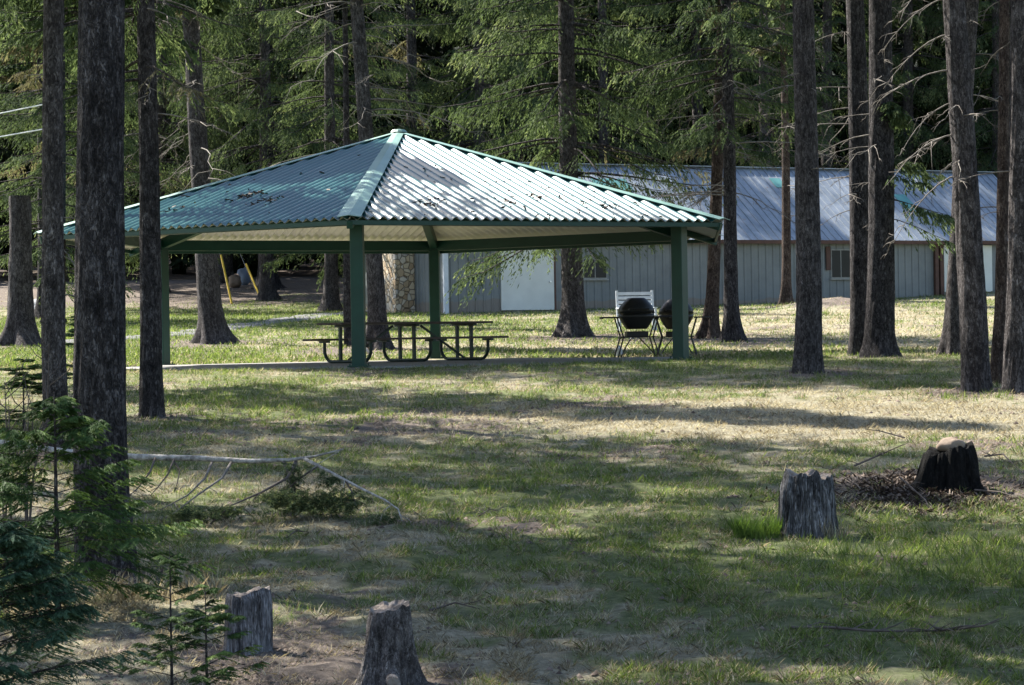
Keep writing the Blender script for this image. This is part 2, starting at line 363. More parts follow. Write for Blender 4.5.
pt = strip('path', [(-24, 60.5), gp(60, 61.5), gp(160, 64), gp(240, 70), gp(330, 80), gp(372, 84)], 1.5, GRAVEL, .035)
tag(pt, 'grey gravel path curving across the lawn behind the shelter', kind='structure')
# ------------------------------------------------------------------ grass, straw, litter
rng = np.random.default_rng(5)
PI_ = math.pi
HOLES = []   # (x, d, r) kept free of blades
def scatter(n, d0, d1, pw=1.0, side=.225):
    d = d0 * (d1 / d0) ** (rng.random(n) ** pw)
    x = (rng.random(n) * 2 - 1) * side * d
    return x, d
def blades(name, n, d0, d1, prob, hlen, wid, lean, mat, seed, pts=None, pw=1.0, clump=False):
    global rng
    rng = np.random.default_rng(seed)
    x, d = scatter(n, d0, d1, pw) if pts is None else pts
    g, b = patch_masks(x, d)
    k = rng.random(len(x)) < prob(g, b, x, d)
    cl_ = fbm(x * 9, d * 6.5, 63, 3)
    if clump: k &= rng.random(len(x)) < np.clip((cl_ - .36) * 6, .06, 1)
    hr_ = np.hypot(x - PCX, d - PCY); ha_ = np.mod(np.arctan2(x - PCX, -(d - PCY)) - PYAW, PI_ / 3) - PI_ / 6
    k &= hr_ * np.cos(ha_) > 6.14 * math.cos(PI_ / 6)
    for (hx, hd, hr) in HOLES: k &= np.hypot(x - hx, d - hd) > hr
    x, d, g, cl_ = x[k], d[k], g[k], cl_[k]; n = len(x)
    z = GZ(x, d) - .012 + np.clip((40 - d) / 20, 0, 1) * .055 * (fbm(x * 5, d * 5, 55, 3) - .5)
    sc_ = np.clip(d / 14, .9, 2.0)
    L = hlen * (.3 + 1.5 * rng.random(n) ** 1.8) * (.75 + .25 * sc_) * (np.clip(.55 + 2.2 * (cl_ - .35), .4, 1.7) if clump else 1)
    w = wid * (.7 + .6 * rng.random(n)) * sc_
    az = rng.random(n) * 2 * np.pi; ln = lean[0] + (lean[1] - lean[0]) * rng.random(n)
    dx, dy, dz = np.cos(az) * np.sin(ln), np.sin(az) * np.sin(ln), np.cos(ln)
    wa = az + np.pi / 2 + rng.normal(0, .5, n); wx, wy = np.cos(wa) * w / 2, np.sin(wa) * w / 2
    a0 = np.stack([x - wx, d - wy, z], -1); a1 = np.stack([x + wx, d + wy, z], -1)
    mx_, my_, mz = x + dx * L * .6, d + dy * L * .6, z + dz * L * .62 + .05 * L * np.sin(ln)
    a2 = np.stack([mx_ + wx * .7, my_ + wy * .7, mz], -1); a3 = np.stack([mx_ - wx * .7, my_ - wy * .7, mz], -1)
    tip = np.stack([x + dx * L * 1.1, d + dy * L * 1.1, z + dz * L], -1)
    V = np.stack([a0, a1, a2, tip, a3], 1).reshape(-1, 3)
    Fb = (np.arange(n) * 5)[:, None] + np.arange(5)[None, :]
    v = np.clip(rng.normal(.45, .25, n) + .25 * (fbm(x * 1.2, d * 1.2, 91) - .5) * 2, 0, 1)
    return mk(name, V, Fb, mat, attrs={'v': np.repeat(v, 5)})
# ------------------------------------------------------------------ trees
def trunk_mesh(H, r, lean_r=0.0, flare=.5, seg=20, dz=.25, seed=0, fine_to=9.0, lob=5, rough=.05, flare_h=.35):
    zs = [-.35]; z = -.2
    while z < H:
        zs.append(z); z += dz if z < fine_to else 1.0
    zs.append(H); zs = np.array(zs)
    th = np.arange(seg) / seg * 2 * np.pi
    Z, T = np.meshgrid(zs, th, indexing='ij')
    rr = r * (1 - (.80 if H > 8 else .18) * np.clip(Z / H, 0, 1) ** .9)
    lobes = 1 + .55 * np.cos(lob * T + seed) + .35 * np.cos((lob - 2) * T + seed * 2.3)
    fl = flare * r * np.exp(-np.clip(Z, -.3, 99) / flare_h) * np.clip(lobes, .15, 3)
    nT = T / (2 * np.pi)
    n = (vn(np.cos(T) * 5 * 1 + seed, Z * 2.0 + np.sin(T) * 5, seed) - .5) + .6 * (vn(np.cos(T) * 14 + seed, Z * 4.5 + np.sin(T) * 14, seed + 3) - .5)
    rr = rr * (1 + rough * 2 * n) + fl
    wx = .02 * np.sin(Z * .35 + seed) * np.clip(Z, 0, 1); wy = .02 * np.cos(Z * .3 + seed) * np.clip(Z, 0, 1)
    V = np.stack([rr * np.cos(T) + wx * 2, rr * np.sin(T) + wy * 2, Z], -1).reshape(-1, 3)
    i = np.arange(len(zs) * seg).reshape(len(zs), seg); j = np.roll(i, -1, 1)
    Fq = np.stack([i[:-1], j[:-1], j[1:], i[1:]], -1).reshape(-1, 4)
    return V.tolist(), [tuple(f) for f in Fq.tolist()]
def limb_pts(z, az, L, droop, rnd, n=7, curl=0.0):
    P = []; x = y = 0
    a = az; 
    for i in range(n):
        t = i / (n - 1)
        P.append(Vector((math.cos(a) * L * t, math.sin(a) * L * t, z + .12 * L * t - droop * L * t ** 1.7 + curl * L * t ** 4)))
        a += rnd.uniform(-.12, .12)
    return P
def dead_limbs(mb, specs, rnd, r0):
    """specs: (z, az, L, droop, n_twigs)"""
    for (z, az, L, dr, nt_) in specs:
        P = limb_pts(z, az, L, dr, rnd)
        b = .007 + .0055 * L
        mb.tube(P, [b * (1 - .75 * i / 6) for i in range(7)], 5, 1)
        for k in range(nt_):
            i = rnd.randint(1, 5); q = P[i].lerp(P[i + 1], rnd.random())
            s = rnd.choice((-1, 1)); a2 = az + s * rnd.uniform(.5, 1.3); l2 = L * rnd.uniform(.2, .5)
            Q = [q + Vector((math.cos(a2) * l2 * t, math.sin(a2) * l2 * t, -rnd.uniform(.2, .9) * l2 * t ** 1.5)) for t in (0, .35, .7, 1)]
            mb.tube(Q, [b * .5, b * .4, b * .28, b * .14], 4, 1)
            for kk in range(2):
                q2 = Q[rnd.randint(1, 2)]; a3 = a2 + rnd.uniform(-1, 1); l3 = l2 * .4
                mb.tube([q2, q2 + Vector((math.cos(a3) * l3 * .6, math.sin(a3) * l3 * .6, -l3 * .2)), q2 + Vector((math.cos(a3) * l3, math.sin(a3) * l3, -l3 * .6))], [b * .25, b * .2, b * .1], 3, 1)
def crown_data(seed, h0, h1, Rm, nb=150, ntw=22, nlf=11, leaf=(.13, .04), droop=.45, low=.55, hang=.5, sector=None, up=.10, wk=1.0, layered=True):
    r = np.random.default_rng(seed)
    nw_ = max(3, nb // 7); th = (np.floor(r.random(nb) * nw_) + .5 + r.normal(0, .13, nb)) / nw_; th = np.clip(np.sort(th), 0, .995)
    if not layered: th = np.sort(r.random(nb))
    prof = (np.clip((1 - th), 0, 1) ** .75) * np.clip(low + th * 3.0, 0, 1)
    L = Rm * (prof * (.62 + .5 * r.random(nb)) + .07)
    h = h0 + (h1 - h0) * th; az = r.random(nb) * 2 * np.pi
    if sector is not None: az = sector[0] + (r.random(nb) - .5) * sector[1]
    dr = droop * (.6 + .8 * r.random(nb)) * (1 - .75 * th)
    bv = r.random(nb)
    # bough wood
    ts = np.linspace(0, 1, 6)
    def bp(b, s):   # position along bough
        Lb = L[b]; return np.cos(az[b]) * Lb * s, np.sin(az[b]) * Lb * s, h[b] + Lb * (up * s - dr[b] * s ** 1.6 + dr[b] * .35 * s ** 4)
    WV = []; WF = []
    bi = np.arange(nb)
    for k, s in enumerate(ts):
        x, y, z = bp(bi, s); rad = (.012 + .008 * L) * (1 - .8 * s) * wk
        for q in range(3):
            a = q * 2.094
            WV.append(np.stack([x - np.sin(az) * np.cos(a) * rad, y + np.cos(az) * np.cos(a) * rad, z + np.sin(a) * rad], -1))
    WV = np.stack(WV, 1).reshape(-1, 3)   # nb*18
    for k in range(5):
        for q in range(3):
            q2 = (q + 1) % 3
            WF.append(np.stack([bi * 18 + k * 3 + q, bi * 18 + k * 3 + q2, bi * 18 + (k + 1) * 3 + q2, bi * 18 + (k + 1) * 3 + q], -1))
    WF = np.concatenate(WF)
    # twigs
    nT = nb * ntw; b = np.repeat(bi, ntw); s = .12 + .88 * r.random(nT) ** .62
    x, y, z = bp(b, s)
    side = np.where(r.random(nT) < .5, -1, 1); ta = az[b] + side * (.45 + .75 * r.random(nT))
    lt = (.045 * Rm + .34 * L[b] * (1.05 - .75 * s)) * (.5 + .8 * r.random(nT))
    # leaves
    nL = nT * nlf; t = np.repeat(np.arange(nT), nlf); q = r.random(nL)
    lx = x[t] + np.cos(ta[t]) * lt[t] * q; ly = y[t] + np.sin(ta[t]) * lt[t] * q
    hz = hang * (.5 + r.random(nT))
    lz = z[t] - hz[t] * lt[t] * q ** 1.15
    lx -= np.cos(ta[t]) * lt[t] * q * q * .35 * np.clip(hang, 0, 1); ly -= np.sin(ta[t]) * lt[t] * q * q * .35 * np.clip(hang, 0, 1)
    la = ta[t] + r.normal(0, .45 + .25 * (hang < .3), nL); el = -.25 - np.clip(hang, 0, 1.3) * (.35 + r.random(nL) * .8)
    ax = np.stack([np.cos(la) * np.cos(el), np.sin(la) * np.cos(el), np.sin(el)], -1)
    up_ = r.normal(0, .55, (nL, 3)); up_[:, 2] += 1
    wv = np.cross(ax, up_); wv /= np.linalg.norm(wv, axis=1, keepdims=True) + 1e-9
    ll = leaf[0] * (.6 + .8 * r.random(nL)); lw = leaf[1] * (.7 + .6 * r.random(nL))
    c = np.stack([lx, ly, lz], -1)
    V = np.stack([c, c + ax * (ll * .45)[:, None] + wv * (lw * .5)[:, None], c + ax * ll[:, None], c + ax * (ll * .45)[:, None] - wv * (lw * .5)[:, None]], 1).reshape(-1, 3)
    Fl = np.arange(nL * 4).reshape(-1, 4)
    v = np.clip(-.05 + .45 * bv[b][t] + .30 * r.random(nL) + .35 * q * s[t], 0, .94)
    dead = (bv[b][t] > .975); v = np.where(dead, .97 + .03 * r.random(nL), v)
    return V, Fl, np.repeat(v, 4), WV, WF
def crown_obj(name, data, leafm, barkm, parent=None):
    V, Fl, v, WV, WF = data
    VV = np.concatenate([V, WV]); FF = np.concatenate([Fl, WF + len(V)])
    mi = np.concatenate([np.zeros(len(Fl)), np.ones(len(WF))])
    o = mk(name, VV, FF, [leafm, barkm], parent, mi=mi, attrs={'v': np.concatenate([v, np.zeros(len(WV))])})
    return o
PROTO = {}
def proto(key, **k):
    if key not in PROTO:
        lm = k.pop('leafm', LEAF)
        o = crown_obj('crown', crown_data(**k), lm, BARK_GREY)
        PROTO[key] = o.data; bpy.data.objects.remove(o)
    return PROTO[key]
CROWNS = {
    'slim': dict(seed=15, h0=6.5, h1=13.0, Rm=2.3, nb=260, ntw=30, nlf=12, leaf=(.15, .04), droop=.4, low=.8, hang=.8),  # low narrow crown, sized to shade the left roof face
    'crest': dict(seed=16, h0=22, h1=30.5, Rm=3.5, nb=150, ntw=34, nlf=12, leaf=(.17, .045), droop=.35, low=.9, hang=.7),  # crown raised so its shadow clears the roof and falls beyond
    'tall_a': dict(seed=14, h0=8.5, h1=28, Rm=3.4, nb=300, ntw=30, nlf=12, leaf=(.17, .045), droop=.4, low=.6, hang=.8),  # dense crown for a tree added to cast shade
    'low_a': dict(seed=1, h0=2.3, h1=22, Rm=3.9, nb=190, ntw=56, nlf=13, leaf=(.11, .026), droop=.55, low=.6, hang=.75),
    'low_b': dict(seed=2, h0=1.5, h1=24, Rm=3.5, nb=200, ntw=52, nlf=13, leaf=(.12, .028), droop=.45, low=.7, hang=.6),
    'low_c': dict(seed=3, h0=2.6, h1=21, Rm=4.1, nb=180, ntw=58, nlf=13, leaf=(.11, .026), droop=.65, low=.55, hang=.95),
    'side': dict(seed=9, h0=1.9, h1=4.4, Rm=1.5, nb=12, ntw=40, nlf=14, leaf=(.09, .022), droop=.6, low=1, hang=.7, sector=(0, 1.6), wk=.45),
    'high_a': dict(seed=4, h0=7.4, h1=21, Rm=2.4, nb=210, ntw=26, nlf=10, leaf=(.18, .05), droop=.35, low=.5, hang=.6),
    'high_b': dict(seed=5, h0=8.4, h1=23, Rm=2.1, nb=190, ntw=26, nlf=10, leaf=(.18, .05), droop=.35, low=.4, hang=.6),
    'mid_a': dict(seed=6, h0=4.3, h1=20, Rm=2.7, nb=190, ntw=28, nlf=14, leaf=(.095, .022), droop=.5, low=.55, hang=.8),
    'near_a': dict(seed=8, h0=3.6, h1=17, Rm=2.1, nb=130, ntw=28, nlf=26, leaf=(.055, .011), droop=.5, low=.55, hang=.7),
}
def tree(name, px, d, topx, wpx, label, crown=None, H=22, bark=None, group=None, flare=.5, cs=1.0, crot=None, limbs=None, seg=20, dz=.25, lob=5, rough=.05, flare_h=.35, depth_lean=0.0, at=None, cz=1.0):
    base = G(px, d) if at is None else Vector((at[0], at[1], gz(*at)))
    if at is None:
        tp = W(topx, 0, d + depth_lean); ax = (tp - base).normalized()
    else: ax = Vector((0, 0, 1))
    q = Vector((0, 0, 1)).rotation_difference(ax)
    t = thing(name, base, label, 'tree', group); t.rotation_mode = 'QUATERNION'; t.rotation_quaternion = q
    sd = (hash_(px) % 97) / 7.0
    r = wpx / 2 / F * d * 1.08
    V, Fq = trunk_mesh(H, r, 0, flare, seg, dz, sd, lob=lob, rough=rough, flare_h=flare_h)
    mb = MB(); mb.add(V, Fq, 0)
    if limbs: dead_limbs(mb, limbs, random.Random(int(px) + 3), r)
    o = mb.build('trunk', [bark or BARK_DARK, DEADWOOD], t, True)
    if crown:
        me = proto(crown, **dict(CROWNS[crown]))
        c = bpy.data.objects.new('crown', me); COL.objects.link(c); c.parent = t
        c.rotation_euler = (0, 0, crot if crot is not None else sd * 3.1); c.scale = (cs, cs, cz)
    return t
def hash_(p): return int(abs(p) * 7919) % 1009
def rl(seed, n, z0, z1, L0, L1, nt_=3, azc=None, azs=6.28, dr=(.1, .6)):
    r = random.Random(seed)
    return [(r.uniform(z0, z1), (r.uniform(0, 6.28) if azc is None else azc + r.uniform(-.5, .5) * azs), r.uniform(L0, L1), r.uniform(*dr), nt_) for _ in range(n)]
PI = math.pi
# front left grove
tree('conifer_tree', 105, 14.5, 101, 50, 'thickest near trunk, dark furrowed bark, fir saplings at its foot', 'high_a', 19, BARK_DARK, flare=.22, seg=72, dz=.045, rough=.065, limbs=rl(1, 7, 1.5, 5, .05, .14, 1), cz=1.0)
tree('conifer_tree', 57, 22.5, 57.5, 23, 'slim straight trunk just left of the thickest near trunk', 'near_a', 18, BARK_GREY, flare=.1, seg=40, dz=.07, crot=1.0, limbs=[(1.98, .1, .30, 1.9, 2), (1.9, .3, .2, .6, 2)] + rl(2, 8, 1.4, 5, .1, .5, 2), cz=1.25)
tree('conifer_tree', 152, 27.6, 142, 21, 'slim dark trunk with drooping green boughs beside the shelter\'s left end', 'near_a', 20, BARK_DARK, flare=.2, seg=36, dz=.09, crot=2.2, limbs=rl(3, 10, 2.4, 6, .3, 1.0, 3))
# beyond the shelter
tree('tree_snag', 21, 60, 14, 24, 'broken off flared trunk at the far left edge of the lawn', None, 3.72, BARK_GREY, flare=.75, seg=28, dz=.2, rough=.09, limbs=[(3.3, .5, .5, -.9, 3), (3.5, 2.8, .3, -.5, 1)])
tree('conifer_tree', 214, 60, 189, 22, 'flared trunk leaning left, on the lawn seen through the shelter\'s left bay', 'high_b', 22, BARK_GREY, flare=.75, seg=28, dz=.2, limbs=rl(5, 26, 3.5, 10, .6, 2.4, 4, azc=0, azs=5))
tree('spruce_tree', 378, 55, 358, 17, 'tall trunk rising behind the roof peak, foot beside the picnic table', 'high_b', 24, BARK_GREY, flare=.8, seg=28, dz=.2, limbs=rl(6, 26, 3.5, 9, .8, 2.6, 4))
tree('conifer_tree', 349, 57, 343, 8, 'thin dark trunk just left of the taller trunk behind the roof peak', 'high_b', 17, BARK_DARK, flare=.3, seg=16, cs=.6)
tree('spruce_tree', 573, 60, 567, 21, 'spruce with low sweeping green boughs and flared foot, between shelter and white door', 'low_a', 23, BARK_GREY, flare=.85, seg=28, dz=.2, crot=.4)
tree('conifer_tree', 709, 58, 724, 13, 'rear trunk of the close pair right of the shelter', 'high_b', 21, BARK_RED, flare=.8, seg=24, dz=.2)
tree('spruce_tree', 733, 56.5, 724, 14, 'front trunk of the close pair right of the shelter, dark drooping boughs above', 'mid_a', 21, BARK_DARK, flare=.8, seg=24, dz=.2, crot=2.0, limbs=rl(9, 22, 3.4, 8, .8, 2.6, 5))
tree('conifer_tree', 786, 80, 783, 9.5, 'slim orange brown trunk in sun close to the grey shed wall', 'high_b', 20, BARK_RED, flare=.7, seg=18, limbs=rl(10, 16, 3, 9, .5, 1.8, 3))
tree('conifer_tree', 807, 34.6, 803, 25, 'straight rough trunk standing alone right of the shelter', 'high_a', 20, BARK_GREY, flare=.22, seg=48, dz=.08, rough=.06, limbs=rl(11, 12, 2.6, 6, .2, .9, 2))
tree('conifer_tree', 862, 41.5, 853, 22, 'rear half of the double trunk in front of the shed window', 'high_b', 21, BARK_DARK, flare=.3, seg=36, dz=.12, limbs=rl(12, 14, 2.5, 7, .3, 1.6, 3, azc=PI, azs=3))
_t13 = tree('conifer_tree', 878, 39, 880, 27, 'front and thickest half of the double trunk by the shed window', 'high_a', 22, BARK_DARK, flare=.42, seg=48, dz=.1, flare_h=.25, limbs=rl(13, 14, 2.2, 7, .3, 1.5, 3))
_o = bpy.data.objects.new('bough', proto('side', **dict(CROWNS['side']))); COL.objects.link(_o); _o.parent = _t13; _o.rotation_euler = (0, 0, -.3)
tree('conifer_tree', 976, 29.8, 951, 26, 'trunk leaning left with long pale dead branches on its left side', 'high_b', 20, BARK_GREY, flare=.14, seg=52, dz=.07, rough=.07,
     limbs=[(2.7, PI - .1, .9, 1.0, 5), (3.2, PI + .2, 1.1, .7, 6), (3.6, PI - .2, .8, .9, 5), (4.0, PI + .1, 1.0, .45, 5), (4.45, PI, .9, .8, 5), (4.9, PI - .3, .9, .8, 6), (5.2, PI, .8, .9, 6), (3.3, .4, .35, -1.2, 1)] + rl(14, 6, 2.5, 6, .3, .9, 3))
tree('conifer_tree', 952, 40, 974, 17, 'trunk crossing behind the left leaning trunk, its flared foot just left', 'high_b', 20, BARK_GREY, flare=.5, seg=28, dz=.12, limbs=rl(15, 12, 2.5, 7, .3, 1.3, 3))
tree('conifer_tree', 996, 31.5, 1004, 12, 'thin dark trunk between the two trunks at the right edge', 'high_b', 18, BARK_RED, flare=.15, seg=28, dz=.1, cs=.8, limbs=rl(16, 6, 2.2, 6, .2, .7, 2))
tree('conifer_tree', 1014, 29.2, 1017, 21, 'rough trunk nearest the right edge of the view', 'high_a', 20, BARK_GREY, flare=.12, seg=48, dz=.07, rough=.08, limbs=rl(17, 6, 2.6, 6, .2, .9, 2))
tree('conifer_tree', 90, 46.8, 92, 16, 'added shade tree almost wholly hidden behind the thickest near trunk', 'slim', 14, BARK_DARK, flare=.4, seg=16, dz=.4)  # added to put the left roof face in shade
tree('conifer_tree', 57.5, 42.5, 58, 12, 'added shade tree almost wholly hidden behind the slim straight left trunk', 'tall_a', 27, BARK_DARK, flare=.1, seg=16, dz=.4, crot=4, cs=.8)  # added to cast a shadow streak across the clearing
# spruces along the forest edge
EDGE = [
    (53, 76, 'low_b', .9, 'pale green sunlit spruce beyond the lawn at far left'),
    (96, 88, 'low_c', 1.0, 'spruce seen in the gap left of the thickest near trunk'),
    (160, 97, 'low_a', 1.1, 'spruce behind the slim dark trunk with drooping boughs'),
    (268, 92, 'low_c', 1.15, 'sunlit spruce with hanging boughs over the yellow guy markers'),
    (330, 84, 'low_a', .95, 'olive green spruce left of the trunk behind the roof peak'),
    (225, 103, 'low_b', 1.1, 'dark spruce deeper in, behind the sunlit spruce with hanging boughs'),
    (415, 98, 'low_b', 1.1, 'dark spruce rising behind the stone chimney'),
    (478, 94, 'low_c', 1.0, 'bushy spruce above the right slope of the shelter roof'),
    (520, 102, 'low_a', 1.15, 'spruce behind the sweeping boughs of the spruce by the white door'),
    (603, 99, 'low_b', 1.0, 'spruce over the left end of the shed ridge'),
    (700, 103, 'low_c', 1.0, 'spruce behind the shed between the close pair and the dark gap'),
    (768, 97, 'low_a', .95, 'yellow green spruce behind the shed near the orange brown trunk'),
    (828, 103, 'low_b', 1.1, 'spruce behind the shed just right of the lone straight trunk'),
    (905, 105, 'low_c', 1.0, 'spruce behind the shed between the double trunk and the leaning trunk'),
    (1000, 104, 'low_a', 1.1, 'spruce behind the shed at the right edge of the view'),
]
for (px, d, cr, cs, lab) in EDGE:
    tree('spruce_tree', px, d, px + R_.uniform(-6, 6), 14, lab, cr, 23 * cs, BARK_GREY, flare=.5, seg=14, dz=.5, cs=cs, cz=cs)
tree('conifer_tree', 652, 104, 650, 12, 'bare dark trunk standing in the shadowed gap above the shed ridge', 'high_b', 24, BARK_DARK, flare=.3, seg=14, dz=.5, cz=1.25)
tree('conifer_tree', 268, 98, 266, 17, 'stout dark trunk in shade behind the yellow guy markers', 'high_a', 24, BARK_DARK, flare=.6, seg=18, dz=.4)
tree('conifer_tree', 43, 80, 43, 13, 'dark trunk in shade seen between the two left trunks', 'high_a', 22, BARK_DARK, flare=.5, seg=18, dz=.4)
# unseen trees added beside the view so their crowns shade the clearing
SIDE = [(-8.2, 29.5, 'mid_a'), (-9.4, 22.0, 'high_b'), (-10.5, 37, 'high_a'), (-6.5, 21.5, 'mid_a'), (-6.1, 17.3, 'high_b'), (-6.0, 14.6, 'mid_a'), (-12.2, 30.5, 'low_c'), (-11.8, 49, 'crest'), (8.6, 33.5, 'high_a')]
for i, (x, d, cr) in enumerate(SIDE):
    tree('conifer_tree', 10 + i, d, 0, 24, 'tall unseen conifer added just outside the view for its shade', cr, 21, BARK_DARK, group='conifers added to shade the clearing', at=(x, d), seg=16, dz=.5)
# the wood behind: one mass
fr = np.random.default_rng(99)
far = crown_data(11, 1.0, 25, 3.5, nb=150, ntw=9, nlf=7, leaf=(.42, .15), droop=.45, low=.7, hang=.6)
VS, FS, vs = [], [], []; off = 0
for d0 in (110, 116, 124, 133, 144):
    for x0 in np.arange(-.235 * d0 - 2, .25 * d0 + 3, 3.3):
        x = x0 + fr.uniform(-1, 1); d = d0 + fr.uniform(-2, 2); a = fr.uniform(0, 6.28); s = fr.uniform(.85, 1.15)
        V = far[0] * s; c, si = math.cos(a), math.sin(a)
        V = np.stack([V[:, 0] * c - V[:, 1] * si + x, V[:, 0] * si + V[:, 1] * c + d, V[:, 2] + gz(x, d)], -1)
        VS.append(V); FS.append(far[1] + off); vs.append(far[2]); off += len(V)
        # stem
        th = np.arange(8) / 8 * 2 * np.pi
        ring = lambda z, r: np.stack([x + r * np.cos(th), d + r * np.sin(th), np.full(8, z + gz(x, d))], -1)
        S = np.concatenate([ring(-.3, .35), ring(20, .1)]); i = np.arange(8); j = (i + 1) % 8
        VS.append(S); FS.append(np.stack([i, j, j + 8, i + 8], -1) + off); vs.append(np.zeros(16)); off += 16
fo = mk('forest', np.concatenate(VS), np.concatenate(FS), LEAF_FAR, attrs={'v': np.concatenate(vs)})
tag(fo, 'dark mass of conifers filling the depth behind the shed and lawn', 'forest', kind='stuff')
hx_ = np.arange(-220, 221, 5.0); hd_ = np.arange(165, 420, 6.0)  # dark backdrop surface added to block sky gaps between the trees
HX, HD = np.meshgrid(hx_, hd_)
HZ = GZ(HX, HD) - 2 + np.clip((HD - 168) * .55, 0, 95) + 6 * (fbm(HX * .05, HD * .05, 61) - .5) + 2.5 * vn(HX * .3, HD * .3, 62)
i = np.arange(HX.size).reshape(HX.shape)
tag(mk('backdrop_hill', np.stack([HX, HD, HZ], -1).reshape(-1, 3), np.stack([i[:-1, :-1], i[:-1, 1:], i[1:, 1:], i[1:, :-1]], -1).reshape(-1, 4),
   noisemat('dark_backdrop', (.005, .008, .004), (.016, .022, .010), .6, rough=1, bump=1, bdist=1.0)), 'dark slope added behind the trees to close off the sky', kind='structure')
# ------------------------------------------------------------------ pavilion
pav = thing('picnic_shelter', (PCX, PCY, 0), 'open six sided picnic shelter with corrugated metal roof on green posts', 'shelter', rz=PYAW)
def hx(i, r, z): a = i * PI / 3; return Vector((r * math.sin(a), -r * math.cos(a), z))
# slab
V = [hx(i, 6.12, z) for z in (-.16, 0) for i in range(6)]
bev(mk('concrete_slab', V, [(0, 1, 2, 3, 4, 5), (11, 10, 9, 8, 7, 6)] + [(i, i + 6, (i + 1) % 6 + 6, (i + 1) % 6) for i in range(6)], CONC, pav), .015)
SL = (HA - HE) / ER
def roofz(r): return HA - SL * r   # along a hip
for i in range(6):
    a = i * PI / 3
    c = hx(i, PR, 0)
    Mr = Matrix.Rotation(a, 3, 'Z')
    mb = MB(); mb.box((c.x, c.y, 1.23), (.21, .21, 2.46), Mr); po = mb.build('post', GREEN, pav); bev(po, .012)
    mb = MB(); mb.box((c.x, c.y, .012), (.34, .34, .024), Mr)
    for s in ((-1, -1), (1, -1), (1, 1), (-1, 1)):
        v = c + Mr @ Vector((.13 * s[0], .13 * s[1], .035)); mb.tube([v - Vector((0, 0, .02)), v + Vector((0, 0, .02))], .014, 6)
    mb.build('base_plate', GREEN, po)
    # eave beam
    A, B = hx(i, PR, HB + .105), hx(i + 1, PR, HB + .105); u = (B - A).normalized()
    mb = MB(); mb.bar(A + u * .11, B - u * .11, .10, .21); bev(mb.build('beam', GREEN, pav), .008)
    # hip rafter
    mb = MB(); mb.bar(hx(i, PR - .10, roofz(PR) - .16), hx(i, .25, roofz(.25) - .16), .15, .20)
    mb.box(hx(i, PR + .42, roofz(PR + .42) - .115), (.10, .84, .12), Mr @ Matrix.Rotation(math.atan(SL), 3, 'X'))
    bev(mb.build('rafter', GREEN, pav), .008)
    # corrugated sheet, face between i and i+1
    am = (i + .5) * PI / 3
    Lh = ER / 2; ap = ER * math.cos(PI / 6)
    out = Vector((math.sin(am), -math.cos(am), 0)); ev = Vector((math.cos(am), math.sin(am), 0))
    sl = (HA - HE) / ap; cs_ = 1 / math.sqrt(1 + sl * sl)
    nrm = (out * sl + Vector((0, 0, 1))).normalized()
    PER = ER / 38; nu = 38 * 8
    V = []; Fq = []; mi = []
    for lay, dn in ((0, 0.012), (1, 0.0)):
        b = len(V)
        for k in range(nu + 1):
            uu = -Lh + ER * k / nu
            prof = .027 * math.sin(2 * PI * uu / PER)
            for s in range(2):
                w = 0.0 if s == 0 else max(0.0, 1 - abs(uu) / Lh)
                p = out * (ap * (1 - w)) + ev * uu + Vector((0, 0, HE + (HA - HE) * w)) + nrm * (prof + dn)
                V.append(p)
        for k in range(nu):
            q = (b + k * 2, b + k * 2 + 2, b + k * 2 + 3, b + k * 2 + 1)
            Fq.append(q if lay == 0 else q[::-1]); mi.append(lay)
    mk('roof_panel', V, Fq, [ROOFM, CREAM], pav, True, mi)
    # eave trim under the sheet edge
    mb = MB(); A, B = hx(i, ER - .05, HE - .062), hx(i + 1, ER - .05, HE - .062); mb.bar(A, B, .04, .07)
    mb.build('eave_trim', GREEN, pav)
    # hip cap: shallow V strip
    V = []; wv = .19
    d1 = ev_ = None
    h0, h1 = hx(i, ER + .03, HE - .002), hx(i, 0.02, roofz(0.02))
    tdir = Vector((math.cos(a), math.sin(a), 0))
    drop = wv * math.tan(PI / 6) * 0 + wv * sl * .5
    for p in (h0, h1):
        wv_ = wv if p is h0 else wv * .55
        for t_ in (-1, 0, 1):
            V.append(p + tdir * (wv_ * t_) + Vector((0, 0, .058 - (abs(t_) * wv_ * sl * .5))))
        for t_ in (-1, 0, 1):
            V.append(p + tdir * (wv_ * t_) + Vector((0, 0, .048 - (abs(t_) * wv_ * sl * .5))))
    mk('ridge_cap', V, [(0, 1, 7, 6), (1, 2, 8, 7), (3, 9, 10, 4), (4, 10, 11, 5), (0, 6, 9, 3), (2, 5, 11, 8), (0, 3, 4, 1), (1, 4, 5, 2)], CAPM, pav)
mb = MB(); mb.tube([(0, 0, HA - .25), (0, 0, HA - .02)], .22, 12); mb.build('hub', GREEN, pav)
mb = MB(); mb.tube([(0, 0, HA + .03), (0, 0, HA + .075), (0, 0, HA + .09)], [.16, .12, .02], 12); mb.build('peak_cap', CAPM, pav)
